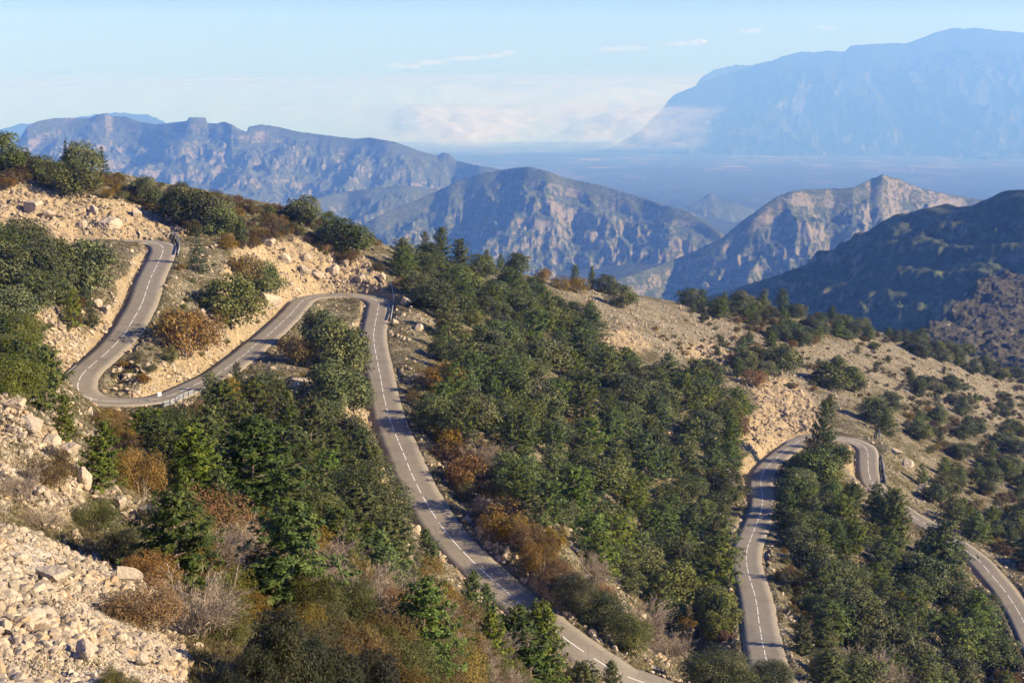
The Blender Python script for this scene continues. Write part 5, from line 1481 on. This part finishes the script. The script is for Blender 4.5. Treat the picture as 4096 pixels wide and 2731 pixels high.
def block_wall():
    a = hit(1697, 1148); b = hit(1679, 1092)
    if a is None or b is None: return
    n = int(np.linalg.norm((b - a)[:2]) / 1.0) + 1; mb = MB(); rr = random.Random(3)
    for i in range(n + 1):
        q = a + (b - a) * i / max(n, 1); g = float(ground(q[0], q[1]))
        for k in range(3):
            mb.box((rr.uniform(-.1, .1) + q[0] - a[0] - k * .35, q[1] - a[1], g - a[2] + .25 + k * .55), (.9, .97 + rr.uniform(-.08, .02), .53))
    o = add("stone_wall", mb.mesh("stone_wall", [m_block]), None, a); tag(o, "short stepped wall of pale blocks on the bank left of the right road", "wall")
block_wall()
# ------------------------------------------------------------------ labels for the scattered plants
ORD = ["zeroth", "first", "second", "third", "fourth", "fifth", "sixth", "seventh", "eighth", "ninth", "tenth", "eleventh", "twelfth", "thirteenth", "fourteenth", "fifteenth", "sixteenth", "seventeenth", "eighteenth", "nineteenth", "twentieth"]
KNAME = {"pine": "pine", "fir": "fir", "oak": "evergreen oak", "rust": "rusty shrub", "olive": "green shrub", "bare": "leafless bush", "brown": "brown shrub", "yellow": "yellow tree", "juniper": "juniper"}
KPL = {"pine": "pines", "fir": "firs", "oak": "evergreen oaks", "rust": "rusty shrubs", "olive": "green shrubs", "bare": "bare bushes", "brown": "brown shrubs", "yellow": "yellow trees", "juniper": "junipers"}
sets = {}
for p in PLANTS:
    if p["label"] is None: sets.setdefault((p["area"], p["kd"]), []).append(p)
    else: p["e"]["group"] = KPL[p["kd"]] + " on the mountainside"
for (area, kd), L in sets.items():
    n = len(L); rows = max(1, int(round(math.sqrt(n / 1.6)))); per = math.ceil(n / rows)
    L.sort(key=lambda p: p["v"])
    hs = sorted(p["h"] for p in L); lo_h, hi_h = hs[len(hs) // 4], hs[(3 * len(hs)) // 4]
    for rI in range(rows):
        row = sorted(L[rI * per:(rI + 1) * per], key=lambda p: p["u"])
        for c, p in enumerate(row):
            sz = "tall " if p["h"] > hi_h else "small " if p["h"] < lo_h else ""
            where = f"on the {area}" if area.split()[0] in ("bare", "slope", "bank", "strip", "spur", "foreground", "lower", "ridge") or "slope" in area or "ridge" in area else f"in the {area}"
            if n == 1: lab = f"{sz}{KNAME[kd]}, the only one {where}"
            else:
                rw = f", {ORD[rI + 1]} row down" if rows > 1 else ""
                lab = f"{sz}{KNAME[kd]} {where}{rw}, {ORD[min(c + 1, 20)]} from left"
            p["e"]["label"] = lab
            p["e"]["group"] = KPL[kd] + (f" {where}")
# ------------------------------------------------------------------ light, sky, render settings
SUN_EL, SUN_AZ = R(25), R(-12)      # azimuth from +x (right), turning towards the viewer
to_sun = Vector((math.cos(SUN_EL) * math.cos(SUN_AZ), math.cos(SUN_EL) * math.sin(SUN_AZ), math.sin(SUN_EL)))
ld = bpy.data.lights.new("sun", 'SUN'); ld.energy = 5.0; ld.angle = R(0.5); ld.color = (1.0, 0.87, 0.72)
lo_ = bpy.data.objects.new("sun", ld); COL.objects.link(lo_)
lo_.rotation_euler = (-to_sun).to_track_quat('-Z', 'Y').to_euler()
w = bpy.data.worlds.new("World"); SC.world = w; w.use_nodes = True
nt = w.node_tree; nt.nodes.clear()
wo = nt.nodes.new("ShaderNodeOutputWorld"); bg = nt.nodes.new("ShaderNodeBackground")
sky = nt.nodes.new("ShaderNodeTexSky"); sky.sky_type = 'NISHITA'; sky.sun_disc = False
sky.sun_elevation = SUN_EL
sky.sun_rotation = math.atan2(to_sun.x, to_sun.y)
sky.altitude = 1400; sky.air_density = 1.0; sky.dust_density = 0.3; sky.ozone_density = 2.5
tc = nt.nodes.new("ShaderNodeTexCoord"); sp = nt.nodes.new("ShaderNodeSeparateXYZ"); cb = nt.nodes.new("ShaderNodeCombineXYZ")
nt.links.new(tc.outputs["Generated"], sp.inputs[0]); nt.links.new(sp.outputs[0], cb.inputs[0]); nt.links.new(sp.outputs[1], cb.inputs[1])
nt.links.new(maths(nt, 'MAXIMUM', sp.outputs[2], 0.012), cb.inputs[2]); nt.links.new(cb.outputs[0], sky.inputs[0])
tint = mix(nt, 1.0, sky.outputs[0], (0.45, 0.60, 1.38), 'MULTIPLY')
nt.links.new(tint, bg.inputs[0]); bg.inputs[1].default_value = 0.053
nt.links.new(bg.outputs[0], wo.inputs[0])
SC.view_settings.view_transform = 'Standard'; SC.view_settings.look = 'None'
SC.view_settings.exposure = 1.15; SC.view_settings.gamma = 1.0
SC.render.engine = 'CYCLES'
cy = SC.cycles
cy.max_bounces = 5; cy.diffuse_bounces = 3; cy.glossy_bounces = 2; cy.transmission_bounces = 2; cy.transparent_max_bounces = 12; cy.volume_bounces = 1
cy.use_denoising = True
cy.sample_clamp_indirect = 4.0
cy.caustics_reflective = False; cy.caustics_refractive = False
cy.use_adaptive_sampling = True; cy.adaptive_threshold = 0.015
